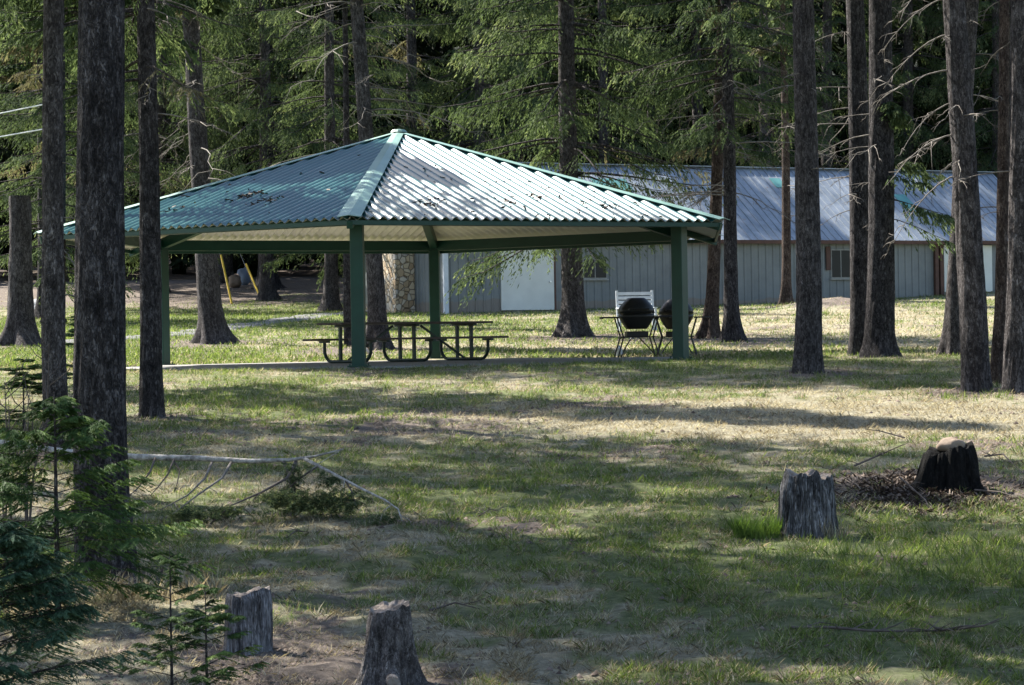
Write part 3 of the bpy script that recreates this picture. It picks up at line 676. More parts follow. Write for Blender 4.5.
# needles and twigs lying on the roof
def roof_pt(face, u, w):
    am = PYAW + (face + .5) * PI / 3; ap = ER * math.cos(PI / 6); Lh = ER / 2
    out = Vector((math.sin(am), -math.cos(am), 0)); ev = Vector((math.cos(am), math.sin(am), 0))
    sl = (HA - HE) / ap; nrm = (out * sl + Vector((0, 0, 1))).normalized()
    return Vector((PCX, PCY, 0)) + out * (ap * (1 - w)) + ev * u + Vector((0, 0, HE + (HA - HE) * w)) + nrm * .036
V = []; Fq = []; vv = []
rr = random.Random(4)
clumps = [(0, -1.7, .13, .10, 26), (0, -1.4, .2, .10, 14), (0, -.2, .17, .12, 22), (0, .5, .22, .10, 16), (0, 1.6, .12, .12, 16), (0, 0, .35, 1.6, 110), (0, .8, .18, 1.2, 60),
          (5, -.1, .3, .15, 55), (5, .6, .22, .16, 26), (5, -1.3, .2, .2, 10), (5, 0, .3, 1.8, 26)]
for (fc, u, w, s, n) in clumps:
    for k in range(n):
        uu = u + rr.gauss(0, s); ww = w + rr.gauss(0, s * .15)
        if ww < .02 or abs(uu) > 3.2 * (1 - ww): continue
        p = roof_pt(fc, uu, ww) - Vector((0, 0, .01)); a = rr.uniform(0, 6.28); L = rr.uniform(.012, .05); w2 = rr.uniform(.005, .014)
        dx = Vector((math.cos(a), math.sin(a), rr.uniform(-.1, .4))) * L; dy = Vector((-math.sin(a), math.cos(a), 0)) * w2
        b = len(V); V += [p - dx - dy, p + dx - dy, p + dx + dy + Vector((0, 0, .02)), p - dx + dy + Vector((0, 0, .02))]; Fq.append((b, b + 1, b + 2, b + 3)); vv += [rr.random() * .7] * 4
tag(mk('needle_litter', V, Fq, LITTERM, attrs={'v': vv}), 'dark clumps of fallen needles and twigs lying on the shelter roof', 'litter', kind='stuff')
# ------------------------------------------------------------------ picnic table
tb = thing('picnic_table', W(407, 340, 46).xy.to_3d(), 'long dark picnic table with attached benches under the shelter', 'picnic table', rz=math.radians(42))
tb.location.z = 0
LT = 3.75
def boards(name, yc, zc_, n, bw, gap, L, th, mat, sub=None):
    mb = MB()
    for k in range(n):
        y = yc + (k - (n - 1) / 2) * (bw + gap); mb.box((0, y, zc_), (L, bw, th))
    return bev(mb.build(name, mat, tb), .005)
boards('tabletop', 0, .742, 5, .145, .008, LT, .042, TABLEM)
boards('bench_seat', -.70, .447, 2, .13, .008, LT, .042, TABLEM)
boards('bench_seat', .70, .447, 2, .13, .008, LT, .042, TABLEM)
for x in (-1.45, 0, 1.45):
    mb = MB()
    P = []
    for s in (-1, 1):
        arc = [(s * .70, .40), (s * .70, .20)] + [(s * (.70 - .13 * math.sin(t) * 1.0 - (0)), .17 - .0 - .13 * (1 - math.cos(t)) * 0 - .14 * (math.sin(t * 1)) * 0 - .14 * (1 - math.cos(t))) for t in (.5, 1.0, PI / 2)]
        P.append(arc)
    left = [Vector((x, y, z)) for y, z in P[0]]; right = [Vector((x, y, z)) for y, z in P[1]]
    left = [Vector((x, -.70, .42)), Vector((x, -.70, .20)), Vector((x, -.66, .12)), Vector((x, -.58, .05)), Vector((x, -.50, .032))]
    right = [Vector((x, .50, .032)), Vector((x, .58, .05)), Vector((x, .66, .12)), Vector((x, .70, .20)), Vector((x, .70, .42))]
    mb.tube(left + right, .032, 8)
    for s in (-1, 1):
        mb.box((x, s * .21, .37), (.055, .055, .68)); mb.box((x, s * .70, .405), (.07, .26, .04))
    mb.box((x, 0, .70), (.07, .68, .045))
    mb.build('end_frame', STEELG, tb, False)
mb = MB(); mb.bar((-.35, 0, .69), (-1.43, .0, .06), .035, .035, 0); mb.build('brace', STEELG, tb)
mb = MB(); mb.bar((.35, 0, .69), (1.43, .0, .06), .035, .035, 0); mb.build('brace', STEELG, tb)
# ------------------------------------------------------------------ grills
def grill(loc, rz, label, s=1.0):
    g = thing('barbecue_grill', loc, label, 'grill', None, rz); g.scale = (s, s, s)
    # firebox, rounded belly
    def shell(z0, z1, prof, name, m=BLACKM, par=g):
        V = []; Fq = []; n = 28
        for (z, a, b) in prof:
            for k in range(n):
                t = 2 * PI * k / n; ct, st = math.cos(t), math.sin(t); e = .62
                V.append((a * math.copysign(abs(ct) ** e, ct), b * math.copysign(abs(st) ** e, st), z))
        for i in range(len(prof) - 1):
            for k in range(n):
                Fq.append((i * n + k, i * n + (k + 1) % n, (i + 1) * n + (k + 1) % n, (i + 1) * n + k))
        Fq.append(tuple(range(n))[::-1]); Fq.append(tuple((len(prof) - 1) * n + k for k in range(n)))
        return mk(name, V, Fq, m, par, True)
    shell(0, 0, [(.56, .20, .15), (.60, .235, .17), (.70, .30, .21), (.79, .345, .25), (.865, .36, .27)], 'firebox')
    lid = shell(0, 0, [(.87, .365, .275), (.96, .355, .27), (1.03, .31, .25), (1.10, .25, .21), (1.165, .19, .17), (1.185, .16, .14), (1.19, .08, .06)], 'lid')
    mb = MB(); mb.tube([(-.2, -.29, .95), (-.2, -.35, .96), (.2, -.35, .96), (.2, -.29, .95)], .014, 8); mb.build('handle', BLACKM, lid)
    for sx in (-1, 1):
        mb = MB(); V = []
        mb.box((sx * .53, 0, .80), (.34, .36, .03)); mb.box((sx * .71, 0, .792), (.04, .30, .05))
        bev(mb.build('side_shelf', BLACKM, g), .012)
    for sx in (-1, 1):
        for sy in (-1, 1):
            mb = MB(); mb.tube([(sx * .42, sy * .16, .80), (sx * .30, sy * .20, .40), (sx * .42, sy * .25, .0)], .016, 8); mb.build('leg', BLACKM, g)
        mb = MB(); mb.tube([(sx * .05, .2, .42), (sx * .22, 0, .21), (sx * .36, -.22, .0)], .013, 6); mb.build('leg', BLACKM, g)
    mb = MB()
    for k in range(9): y = -.2 + .05 * k; mb.tube([(-.36, y, .40), (.36, y, .40)], .006, 5)
    mb.tube([(-.36, -.22, .40), (.36, -.22, .40), (.36, .22, .40), (-.36, .22, .40), (-.36, -.22, .40)], .012, 6)
    mb.build('rack', BLACKM, g)
    mb = MB(); mb.box((0, 0, .455), (.44, .3, .12)); bev(mb.build('ash_tray', BLACKM, g), .02)
    return g
g0 = W(637, 357, 48.2); g0.z = 0.0
grill(g0, .12, 'black barbecue grill with domed lid standing open to view left of a green post')
g1 = W(677, 357, 48.9); g1.z = 0.0
grill(g1, -.1, 'black barbecue grill mostly hidden behind the right green post', .98)
# bottle / jug under the first grill
j = W(619, 350, 49.3); V = [] ; mb = MB(); mb.tube([(j.x, j.y, .0), (j.x, j.y, .16), (j.x, j.y, .2), (j.x, j.y, .24)], [.07, .07, .03, .025], 12)
tag(mb.build('plastic_jug', WHITEP), 'small white plastic jug on the slab beside the grill legs', 'jug')
# ------------------------------------------------------------------ white slatted bench
bb = G(637, 63)
bt = thing('garden_bench', bb, 'white slatted bench standing on the lawn behind the grills', 'bench', rz=.1)
mb = MB()
for k in range(5): mb.box((0, .22 + .025 * k, .55 + .112 * k), (.92, .02, .075), Matrix.Rotation(-.2, 3, 'X'))
bev(mb.build('backrest', WHITEP, bt), .005)
mb = MB()
for k in range(5): mb.box((0, -.22 + .095 * k, .42), (.92, .08, .022))
bev(mb.build('seat', WHITEP, bt), .005)
for sx in (-1, 1):
    mb = MB(); mb.box((sx * .47, -.2, .3), (.05, .06, .6)); mb.build('leg', WHITEP, bt)
    mb = MB(); mb.bar((sx * .47, .18, 0), (sx * .47, .34, 1.08), .05, .06, up=Vector((1, 0, 0))); mb.build('leg', WHITEP, bt)
    mb = MB(); mb.box((sx * .47, 0, .615), (.09, .52, .025)); mb.build('armrest', WHITEP, bt)
# ------------------------------------------------------------------ shed
C0 = W(445, 306, 79); C0.z = 1.36
sd = Vector((.893, .450, 0)); sn = Vector((-.450, .893, 0)); ang = math.atan2(.45, .893)
WH = 2.46; LEN = 25.0; WID = 7.2; RISE = 2.62
shed = thing('metal_shed', C0, 'long low metal sided building with pale metal roof behind the clearing', 'building', rz=ang)
def zground(l): p = C0 + sd * l; return gz(p.x, p.y) - C0.z
# ribbed walls in local coords: x along front, y back
def ribwall(A, B, h, name, nz=0, gable=False):
    A, B = Vector(A), Vector(B); L = (B - A).length; u = (B - A) / L; n = Vector((u.y, -u.x, 0))
    xs = []; x = 0
    while x < L:
        for (dx, o) in ((0, 0), (.19, 0), (.215, .028), (.265, .028), (.29, 0)):
            if x + dx < L: xs.append((x + dx, o))
        x += .30
    xs.append((L, 0)); V = []
    for (x, o) in xs:
        hh = h + (RISE * (1 - abs(x / L - .5) * 2) - .06 if gable else 0)
        p = A + u * x + n * o; V += [p + Vector((0, 0, -.6)), p + Vector((0, 0, hh))]
    Fq = [(2 * i, 2 * i + 2, 2 * i + 3, 2 * i + 1) for i in range(len(xs) - 1)]
    return mk(name, V, Fq, WALLM, shed)
ribwall((0, 0, 0), (LEN, 0, 0), WH, 'wall'); ribwall((0, WID, 0), (0, 0, 0), WH, 'wall', gable=True)
ribwall((LEN, 0, 0), (LEN, WID, 0), WH, 'wall', gable=True); ribwall((LEN, WID, 0), (0, WID, 0), WH, 'wall')
# roof
OV = .30; k_ = RISE / (WID / 2)
mb = MB()
for s in (0, 1):
    y0, y1 = (-OV, WID / 2) if s == 0 else (WID + OV, WID / 2)
    z0, z1 = WH - OV * k_ + .10, WH + RISE + .10
    xs = np.arange(-.35, LEN + .35, .3)
    for i in range(len(xs) - 1):
        pass
    V = [(-.35, y0, z0), (LEN + .35, y0, z0), (LEN + .35, y1, z1), (-.35, y1, z1)]
    V += [(a, b, c - .06) for a, b, c in V]
    mb.add(V, [(0, 1, 2, 3), (7, 6, 5, 4), (0, 4, 5, 1), (1, 5, 6, 2), (3, 7, 4, 0)])
    for x in xs:
        a = Vector((x + .1, y0, z0 + .012)); b = Vector((x + .1, y1, z1 + .012)); mb.bar(a, b, .035, .03)
rf = mb.build('roof', BROOF, shed)
mb = MB(); mb.bar((-.38, WID / 2, WH + RISE + .13), (LEN + .38, WID / 2, WH + RISE + .13), .28, .03); mb.build('ridge_cap', BROOF, rf)
mb = MB(); mb.box((LEN / 2, -OV - .012, WH - OV * k_ + .045), (LEN + .7, .02, .13)); mb.build('fascia', BROWNP, rf)
def onroof(px, py):
    # local x and slope position from a pixel, by marching the ray
    for dd in np.arange(78, 96, .05):
        p = W(px, py, dd) - C0; x = p.dot(sd); y = p.dot(sn); z = p.z
        zr = WH + .10 + k_ * y
        if z <= zr and y > -OV: return x, y
    return None
for (px, py, w, l) in ((906, 204, .55, .9), (778, 184, .45, .5), (612, 186, 1.4, .6)):
    q = onroof(px, py)
    if q:
        x, y = q; mb = MB(); p0 = Vector((x, y - l / 2, WH + .10 + k_ * (y - l / 2) + .034)); p1 = Vector((x, y + l / 2, WH + .10 + k_ * (y + l / 2) + .034))
        mb.bar(p0, p1, w, .012); mb.build('roof_patch', TEAL, rf)
def lx(px):   # local x where the ray through column px meets the front wall
    lo, hi = 0.0, LEN
    for _ in range(40):
        m_ = (lo + hi) / 2; p = C0 + sd * m_; x = p.x / p.y * F + 512
        if x < px: lo = m_
        else: hi = m_
    return lo
def fbox(x0, x1, z0, z1, y, th, name, mat, par=shed, b=.01):
    mb = MB(); mb.box(((x0 + x1) / 2, y, (z0 + z1) / 2), (x1 - x0, th, z1 - z0)); return bev(mb.build(name, mat, par), b)
def door(pa, pb, top, name='door'):
    a, b = lx(pa), lx(pb); zb = max(zground(a), zground(b)) + .02
    d_ = fbox(a, b, zb, top, -.055, .06, name, DOORM)
    return d_, a, b, zb
d_, a, b, zb = door(501, 554, 2.18)
mb = MB(); mb.tube([(b - .16, -.09, zb + .95), (b - .16, -.14, zb + .95)], .03, 8); mb.build('handle', CHROME, d_)
fbox(b - 0.002, b + .07, zb, 2.24, -.05, .09, 'door_trim', BROWNP); fbox(a - .07, b + .07, 2.185, 2.26, -.05, .08, 'door_trim', WHITEP)
d_, a, b, zb = door(944, 992, 2.2)
mb = MB(); mb.tube([(a + .16, -.09, zb + .95), (a + .16, -.14, zb + .95)], .03, 8); mb.build('handle', CHROME, d_)
fbox(lx(934), lx(937.5), zground(lx(935)), 2.36, -.10, .12, 'corner_board', BROWNP); fbox(lx(939.5), lx(943), zground(lx(940)), 2.36, -.08, .10, 'corner_board', BROWNP)
fbox(-.06, .10, -.3, 2.4, -.04, .12, 'corner_board', WHITEP)
def window(pa, pb, z0, z1, shutter=None):
    a, b = lx(pa), lx(pb)
    w = fbox(a, b, z0, z1, -.035, .05, 'window', TRIMM)
    m_ = (a + b) / 2
    fbox(a + .035, m_ - .02, z0 + .04, z1 - .04, -.062, .012, 'pane', GLASSM, w, .002); fbox(m_ + .02, b - .035, z0 + .04, z1 - .04, -.062, .012, 'pane', GLASSM, w, .002)
    fbox(a - .05, b + .05, z0 - .06, z0, -.06, .10, 'sill', TRIMM, w)
    if shutter: fbox(lx(shutter[0]), lx(shutter[1]), z0 + .3, z1 + .1, -.05, .05, 'shutter', BROWNP, w)
window(583.5, 607.5, 1.02, 1.72); window(831.5, 851, 1.0, 2.04, (826.5, 831))
# stone chimney on the gable end
mb = MB(); mb.box((-.36, 3.2, 2.0), (.72, 1.7, 5.2)); bev(mb.build('chimney', STONE, shed), .03)
# electrical conduit & downspout
fbox(lx(469), lx(470.2), .9, 2.3, -.06, .05, 'conduit', WALLM)
# ------------------------------------------------------------------ guy markers, cables, rocks
def guy(pa, da, pb, db, lab):
    A = G(pa[0], da); B = W(pb[0], pb[1], db)
    t = thing('guy_wire', A, lab, 'guy wire', 'guy wires beyond the lawn')
    v = B - A
    mb = MB(); mb.tube([v * .02, v], .042, 8); mb.build('marker_sleeve', YELLOW, t)
    mb = MB(); mb.tube([Vector((0, 0, -.2)), v * 5], .008, 5); mb.build('wire', CHROME, t)
guy((232, 303), 90, (221, 255), 91, 'thin pale yellow guy marker nearer the leaning trunk')
guy((259, 292), 95, (246, 264), 96, 'shorter deep yellow guy marker farther right of the leaning trunk')
for (pl, pr, zl, lab) in (((-30, 119.5), (56, 102), 0, 'upper pale cable running to the slim left trunk'), ((-30, 142), (56, 127), 0, 'lower pale cable running to the slim left trunk')):
    A = W(pl[0], pl[1], 24.5); B = W(pr[0], pr[1], 22.6); A2 = A + (A - B) * 6
    mb = MB(); P = [B.lerp(A2, t) - Vector((0, 0, .0)) for t in np.linspace(0, 1, 10)]; mb.tube(P, .0062, 6)
    tag(mb.build('cable', CABLE), lab, 'cable')
def rock(loc, s, label, mat=ROCK, seed=1, sub=3, name='boulder', group=None):
    import bmesh
    bm = bmesh.new(); bmesh.ops.create_icosphere(bm, subdivisions=sub, radius=1)
    from mathutils import noise
    for v in bm.verts:
        n = noise.noise(v.co * 1.4 + Vector((seed, 0, 0))) + .4 * noise.noise(v.co * 4 + Vector((seed, 0, 0)))
        v.co = v.co * (1 + .28 * n); v.co = Vector((v.co.x * s[0], v.co.y * s[1], v.co.z * s[2]))
    me = bpy.data.meshes.new(name); bm.to_mesh(me); bm.free(); me.materials.append(mat)
    for p in me.polygons: p.use_smooth = True
    o = bpy.data.objects.new(name, me); COL.objects.link(o); o.location = loc
    return tag(o, label, 'rock', group)
rock(G(38, 84, .15), (.55, .4, .42), 'pale grey boulder beyond the lawn between the two left trunks')
rock(G(235, 99, .25), (.28, .3, .30), 'brown boulder in shade just right of the pale yellow guy marker', noisemat('brown_rock', (.14, .10, .075), (.28, .21, .16), 3, rough=.9), 3)
rock(G(243, 101, .3), (.30, .3, .42), 'bluish grey boulder in shade behind the guy markers', noisemat('blue_rock', (.16, .19, .25), (.20, .24, .30), 3, rough=.8), 5)
rock(G(385.5 - 22, 53, .05), (.14, .12, .10), 'small pinkish stone at the foot of the trunk by the table', noisemat('pink_rock', (.4, .32, .27), (.6, .5, .42), 5), 7)
# ------------------------------------------------------------------ stumps
def stump(px, d, r, h, tilt, label, mats, seed, slope=(0, 0), flare=.5, seg=72, rough=.1, jag=0.0, lob=5, squash=1.0, fh=.12, name='tree_stump', hole=True, group='cut stumps in the clearing', taper=0.0):
    base = G(px, d); t = thing(name, base, label, 'stump', group)
    zs = np.concatenate([[-.12], np.linspace(-.03, 1, 26)])
    th = np.arange(seg) / seg * 2 * PI
    Z, T = np.meshgrid(zs, th, indexing='ij')
    ph = seed * 1.7
    lobes = np.clip(.6 + .6 * np.cos(lob * T + ph) + .4 * np.cos((lob - 2) * T + ph * 2), .05, 3)
    ztop = h * (1 + slope[0] * np.cos(T) + slope[1] * np.sin(T)) + jag * (vn(np.cos(T) * 3 + seed, np.sin(T) * 3, seed) - .5 + .15 * (vn(np.cos(T) * 11 + seed, np.sin(T) * 11, seed) - .5))
    Zr = np.where(Z < 0, Z, Z * ztop)
    n = (vn(np.cos(T) * 3.5 + seed, Zr * 3 + np.sin(T) * 3.5, seed) - .5) + .8 * (vn(np.cos(T) * 13 + seed, Zr * 5 + np.sin(T) * 13, seed + 2) - .5)
    ck = vn(np.cos(T) * 9 + seed * 3, np.sin(T) * 9 + Zr * .9, seed + 7); ck = np.clip(.30 - ck, 0, 1) * .9 * (1 - .5 * Z)
    rr_ = r * (1 - taper * Z) * (1 + rough * 2 * n * (1 - .45 * Z) - ck * (.35 + rough * 2)) * (1 - .10 * np.clip(Z, 0, 1) ** 8) + flare * r * np.exp(-np.clip(Zr, 0, 9) / fh) * lobes
    X = rr_ * np.cos(T) + tilt[0] * Zr; Y = rr_ * np.sin(T) * squash + tilt[1] * Zr
    V = np.stack([X, Y, Zr], -1).reshape(-1, 3)
    i = np.arange(len(zs) * seg).reshape(len(zs), seg); jn = np.roll(i, -1, 1)
    Fq = np.stack([i[:-1], jn[:-1], jn[1:], i[1:]], -1).reshape(-1, 4).tolist()
    bark = mk('bark_side', V, [tuple(f) for f in Fq], mats[0], t, True)
    # top face as rings, roughened
    rim = V.reshape(len(zs), seg, 3)[-1]; c = rim.mean(0); TV = []; 
    for k, f in enumerate((1.0, .8, .55, .3, .0)):
        for s in range(seg):
            p = c + (rim[s] - c) * f; p = p.copy(); p[2] += (-.012 if f < 1 else .0) + (jag * .5 + .012) * (float(vn(p[0] * 40, p[1] * 40, seed)) - .5) * (f < 1)
            TV.append(p)
    i = np.arange(5 * seg).reshape(5, seg); jn = np.roll(i, -1, 1)
    mk('cut_top', TV, [tuple(f) for f in np.stack([i[:-1], jn[:-1], jn[1:], i[1:]], -1).reshape(-1, 4).tolist()], mats[1], t, True)
    HOLES.append((base.x, base.y, r * .95))
    return t, base
def woodgrain(name, c1, c2, c3, s=30, zz=.12):
    m = noisemat(name, c1, c2, s, (1, 1, zz), .85, .8, c3=c3, detail=8, bscale=s * 1.5, bdist=.012); return m
GREYW = barkmat('weathered_grey_wood', (.03, .028, .027), (.15, .15, .155), (.42, .42, .44), 1.2, .12)
STBARK = barkmat('stump_bark', (.05, .046, .044), (.17, .155, .15), (.36, .34, .33), 1.5, .4)
CUTTOP = noisemat('old_cut_face', (.09, .07, .055), (.26, .235, .21), 14, rough=.9, bump=.8, c3=(.15, .12, .10))
CHAR = barkmat('charred_wood', (.003, .003, .003), (.007, .0065, .006), (.02, .019, .018), 1.0, .3)
stump(806.5, 15.8, .185, .40, (.02, 0), 'weathered grey cracked stump beside the bright green tuft', [GREYW, CUTTOP], 3, (-.01, -.02), .16, rough=.12, jag=.09, fh=.10, taper=.06, seg=120)
ct, cb = stump(947, 18.25, .215, .31, (.05, .02), 'charred black stump on a mound of bark debris', [CHAR, CHAR], 5, (.10, .02), .38, rough=.13, jag=.06, fh=.12, lob=3, seg=110, taper=.08)
rock(cb + Vector((.03, -.02, .325)), (.105, .09, .06), 'brown rounded stone resting on the charred stump', noisemat('stump_stone', (.12, .085, .06), (.24, .18, .13), 8), 4, name='stone')
stump(249, 11.7, .115, .29, (.01, 0), 'pale split stump with sloping top half hidden by a fir sapling', [barkmat('split_grey_wood', (.05, .045, .045), (.20, .20, .21), (.42, .42, .45), 1.3, .10), CUTTOP], 8, (.07, .0), .10, rough=.08, jag=.03, fh=.05, seg=110)
st4, sb4 = stump(386, 10.75, .098, .345, (.05, .03), 'foreground stump with furrowed bark, flaring roots and pale cut top', [STBARK, CUTTOP], 11, (.04, .03), .62, rough=.11, jag=.022, fh=.13, lob=5, taper=.02, seg=140)
mb = MB(); mb.tube([(.02, -.06, .07), (.035, -.12, .045), (.045, -.19, .025)], [.036, .032, .030], 14, 0)
mb.m[-1] = 1
mb.build('cut_root', [STBARK, CUTTOP], st4)
rock(G(187.5, 10.3, .0), (.09, .07, .05), 'small pale stone at the bottom edge near the fir sapling', ROCK, 9, name='stone')
# ------------------------------------------------------------------ saplings
def sapling(px, d, h, R, label, leafm, seed, nb, ntw, nlf, leaf, droop=.25, hang=.15, h0=.08, lean=(0, 0), stem_r=.014, up=.25, low=.8, name='fir_sapling'):
    base = G(px, d); t = thing(name, base, label, 'sapling')
    mb = MB(); P = [(lean[0] * h * s, lean[1] * h * s, -.05 + (h + .05) * s) for s in np.linspace(0, 1, 9)]
    mb.tube(P, [stem_r * (1 - .85 * s) for s in np.linspace(0, 1, 9)], 8); mb.build('trunk', BARK_GREY, t, True)
    data = crown_data(seed, h0, h * .97, R, nb, ntw, nlf, leaf, droop, low, hang, up=up, wk=.22, layered=False)
    V, Fl, v, WV, WF = data
    # thin the bough wood for a small plant
    c = crown_obj('crown', (V, Fl, v, WV, WF), leafm, BARK_GREY, t)
    c.rotation_euler = (0, 0, seed)
    return t
sapling(58, 13.0, 1.22, .80, 'dark green fir sapling at the foot of the thickest trunk', LEAF_SAP, 21, 78, 36, 36, (.030, .0050), droop=.40, hang=.35, stem_r=.020, h0=.15, up=.30)
sapling(-2, 10.0, .86, .60, 'dense bluish green sapling in the lower left corner', LEAF_BLUE, 23, 130, 32, 34, (.022, .0042), droop=.30, hang=.30, h0=.02, up=.35, name='spruce_sapling')
sapling(172, 10.6, .66, .27, 'slender fir sapling with bare pointed leader, left of the pale split stump', LEAF_SAP, 25, 26, 20, 30, (.022, .0036), droop=.12, hang=.2, stem_r=.008, h0=.03, up=.35)
sapling(207, 10.45, .50, .25, 'smaller bushy fir sapling touching the pale split stump', LEAF_SAP, 27, 26, 20, 30, (.022, .0036), droop=.12, hang=.2, stem_r=.008, h0=.03, up=.35)
sapling(24, 26, .8, .6, 'low fir sapling in the sun behind the slim left trunk', LEAF_SAP, 29, 46, 22, 26, (.05, .009), droop=.3, hang=.1, stem_r=.014)
sapling(83, 27, 1.3, .4, 'small fir sapling seen between the two left trunks', LEAF_SAP, 31, 40, 20, 22, (.05, .010), droop=.3, hang=.1, stem_r=.014)
def bareshrub(px, d, h, seed, lab):
    base = G(px, d); r = random.Random(seed); mb = MB()
    for k in range(3):
        a = r.uniform(0, 6.28); tip = Vector((math.cos(a) * .18, math.sin(a) * .1, h * r.uniform(.7, 1)))
        P = [Vector((0, 0, -.05)), tip * .35 + Vector((r.uniform(-.03, .03), 0, 0)), tip * .7 + Vector((r.uniform(-.05, .05), 0, 0)), tip]
        mb.tube(P, [.009, .007, .005, .002], 6)
        for q in range(5):
            i = r.randint(1, 2); p = P[i].lerp(P[i + 1], r.random()); a2 = r.uniform(0, 6.28); l = r.uniform(.1, .3)
            mb.tube([p, p + Vector((math.cos(a2) * l * .6, math.sin(a2) * l * .6, l * .4)), p + Vector((math.cos(a2) * l, math.sin(a2) * l, l))], [.004, .003, .0015], 5)
    o = mb.build('bare_shrub', DARKTWIG); o.location = base; tag(o, lab, 'shrub')
bareshrub(6, 14.5, 1.25, 3, 'leafless twiggy shrub at the left edge behind the saplings')
bareshrub(27, 16, 1.4, 4, 'leafless twiggy shrub in front of the slim left trunk')
# ------------------------------------------------------------------ fallen tree
fb = G(200, 17.6)
ft = thing('fallen_tree', fb, 'pale fallen log propped on its drooping branches', 'fallen tree')
def rel(px, py, d): return W(px, py, d) - fb
pts = [(-60, 436, 18.2), (0, 444, 18.0), (70, 452, 17.9), (135, 457, 17.8), (200, 459, 17.7), (250, 460.5, 17.6), (290, 460, 17.5), (315, 457, 17.45), (343, 448.5, 17.4)]
mb = MB(); PP = [rel(*p) for p in pts]; PP = [p + Vector((0, 0, .006 * math.sin(i * 2.1))) for i, p in enumerate(PP)]
mb.tube(PP, [.030, .028, .026, .024, .021, .018, .014, .009, .005], 12); mb.build('trunk', BIRCH, ft, True)
def br(ps, r0, mat=DARKTWIG, twigs=0, seed=1, name='branch'):
    mb = MB(); P = [rel(*p) for p in ps]
    Q = []
    for i in range(len(P) - 1):
        for t in (0, .5): Q.append(P[i].lerp(P[i + 1], t))
    Q.append(P[-1]); n = len(Q)
    mb.tube(Q, [r0 * (1 - .7 * i / (n - 1)) for i in range(n)], 7)
    r = random.Random(seed)
    for k in range(twigs):
        i = r.randint(1, n - 2); a = r.uniform(0, 6.28); l = r.uniform(.05, .16); p = Q[i]
        mb.tube([p, p + Vector((math.cos(a) * l * .6, math.sin(a) * l * .5, -l * .3)), p + Vector((math.cos(a) * l, math.sin(a) * l * .6, -l))], [r0 * .3, r0 * .2, r0 * .1], 4)
    return mb.build(name, mat, ft, True)
br([(305, 459, 17.45), (330, 472, 17.2), (360, 488, 17.0), (385, 500, 16.8), (398, 509, 16.7), (402, 521, 16.65)], .013, BIRCH, 6, 2)
br([(302, 458, 17.45), (318, 464, 17.5), (344, 448, 17.6)], .006, BIRCH, 0, 2)
br([(155, 458, 17.75), (150, 472, 17.5), (138, 488, 17.3), (128, 497, 17.2)], .009, DARKTWIG, 3, 3)
br([(174, 459, 17.7), (168, 474, 17.5), (158, 487, 17.4), (150, 496, 17.3)], .008, DARKTWIG, 3, 4)
br([(173, 460, 17.7), (180, 470, 17.6), (177, 484, 17.5), (174, 492, 17.4)], .007, DARKTWIG, 2, 5)
br([(213, 460, 17.7), (205, 478, 17.4), (188, 495, 17.1), (160, 510, 16.95)], .011, DEADWOOD, 3, 6)
br([(232, 461, 17.65), (222, 478, 17.3), (195, 497, 17.0), (170, 516, 16.85)], .011, DEADWOOD, 3, 7)
br([(296, 461, 17.5), (287, 478, 17.2), (262, 492, 17.0), (230, 506, 16.9), (210, 524, 16.8)], .012, DARKTWIG, 8, 8)
br([(284, 462, 17.5), (290, 478, 17.4), (296, 492, 17.3), (300, 505, 17.2)], .016, DARKTWIG, 8, 9)
br([(296, 462, 17.5), (293, 476, 17.4), (292, 490, 17.3), (296, 506, 17.2)], .012, DARKTWIG, 8, 10)
br([(318, 466, 17.4), (300, 478, 17.3), (280, 496, 17.2)], .009, DARKTWIG, 6, 11)
br([(345, 480, 17.1), (352, 492, 17.0), (356, 506, 16.9)], .008, DARKTWIG, 8, 12)
# green needle sprays still on its branches
def sprays(specs, parent, leafm, seed, name='needle_spray', leaf=(.024, .0045)):
    r = np.random.default_rng(seed)
    for (px, py, d, rx, rz, n) in specs:
        c = rel(px, py, d)
        nt_ = n * 4; p0 = np.stack([r.normal(0, rx * .5, nt_), r.normal(0, rx * .45, nt_), r.normal(0, rz * .5, nt_)], -1)
        VV = []; 
        nl = 40; t = np.repeat(np.arange(nt_), nl); q = r.random(nt_ * nl)
        ta = r.random(nt_) * 2 * PI; lt = .03 + .07 * r.random(nt_)
        cc = p0[t] + np.stack([np.cos(ta[t]) * lt[t] * q, np.sin(ta[t]) * lt[t] * q, -.5 * lt[t] * q], -1)
        la = ta[t] + r.normal(0, 1.1, len(t)); el = -1.1 + 1.5 * r.random(len(t))
        ax = np.stack([np.cos(la) * np.cos(el), np.sin(la) * np.cos(el), np.sin(el)], -1)
        u_ = r.normal(0, .5, (len(t), 3)); u_[:, 2] += 1; wv = np.cross(ax, u_); wv /= np.linalg.norm(wv, axis=1, keepdims=True)
        L = leaf[0] * (.6 + .8 * r.random(len(t)))[:, None]; w = leaf[1] / 2
        V = np.stack([cc, cc + ax * L * .5 + wv * w, cc + ax * L, cc + ax * L * .5 - wv * w], 1).reshape(-1, 3)
        o = mk(name, V, np.arange(len(V)).reshape(-1, 4), leafm, parent, attrs={'v': np.repeat(r.random(len(t)), 4)})
        o.location = c
sprays([(285, 498, 17.1, .18, .08, 46), (315, 500, 17.2, .22, .07, 46), (190, 512, 16.9, .20, .05, 34), (225, 510, 16.9, .16, .04, 22), (345, 500, 17.0, .14, .09, 24), (293, 476, 17.3, .06, .14, 14), (330, 478, 17.2, .10, .05, 12), (385, 517, 16.8, .10, .03, 10)], ft, LEAF, 3)
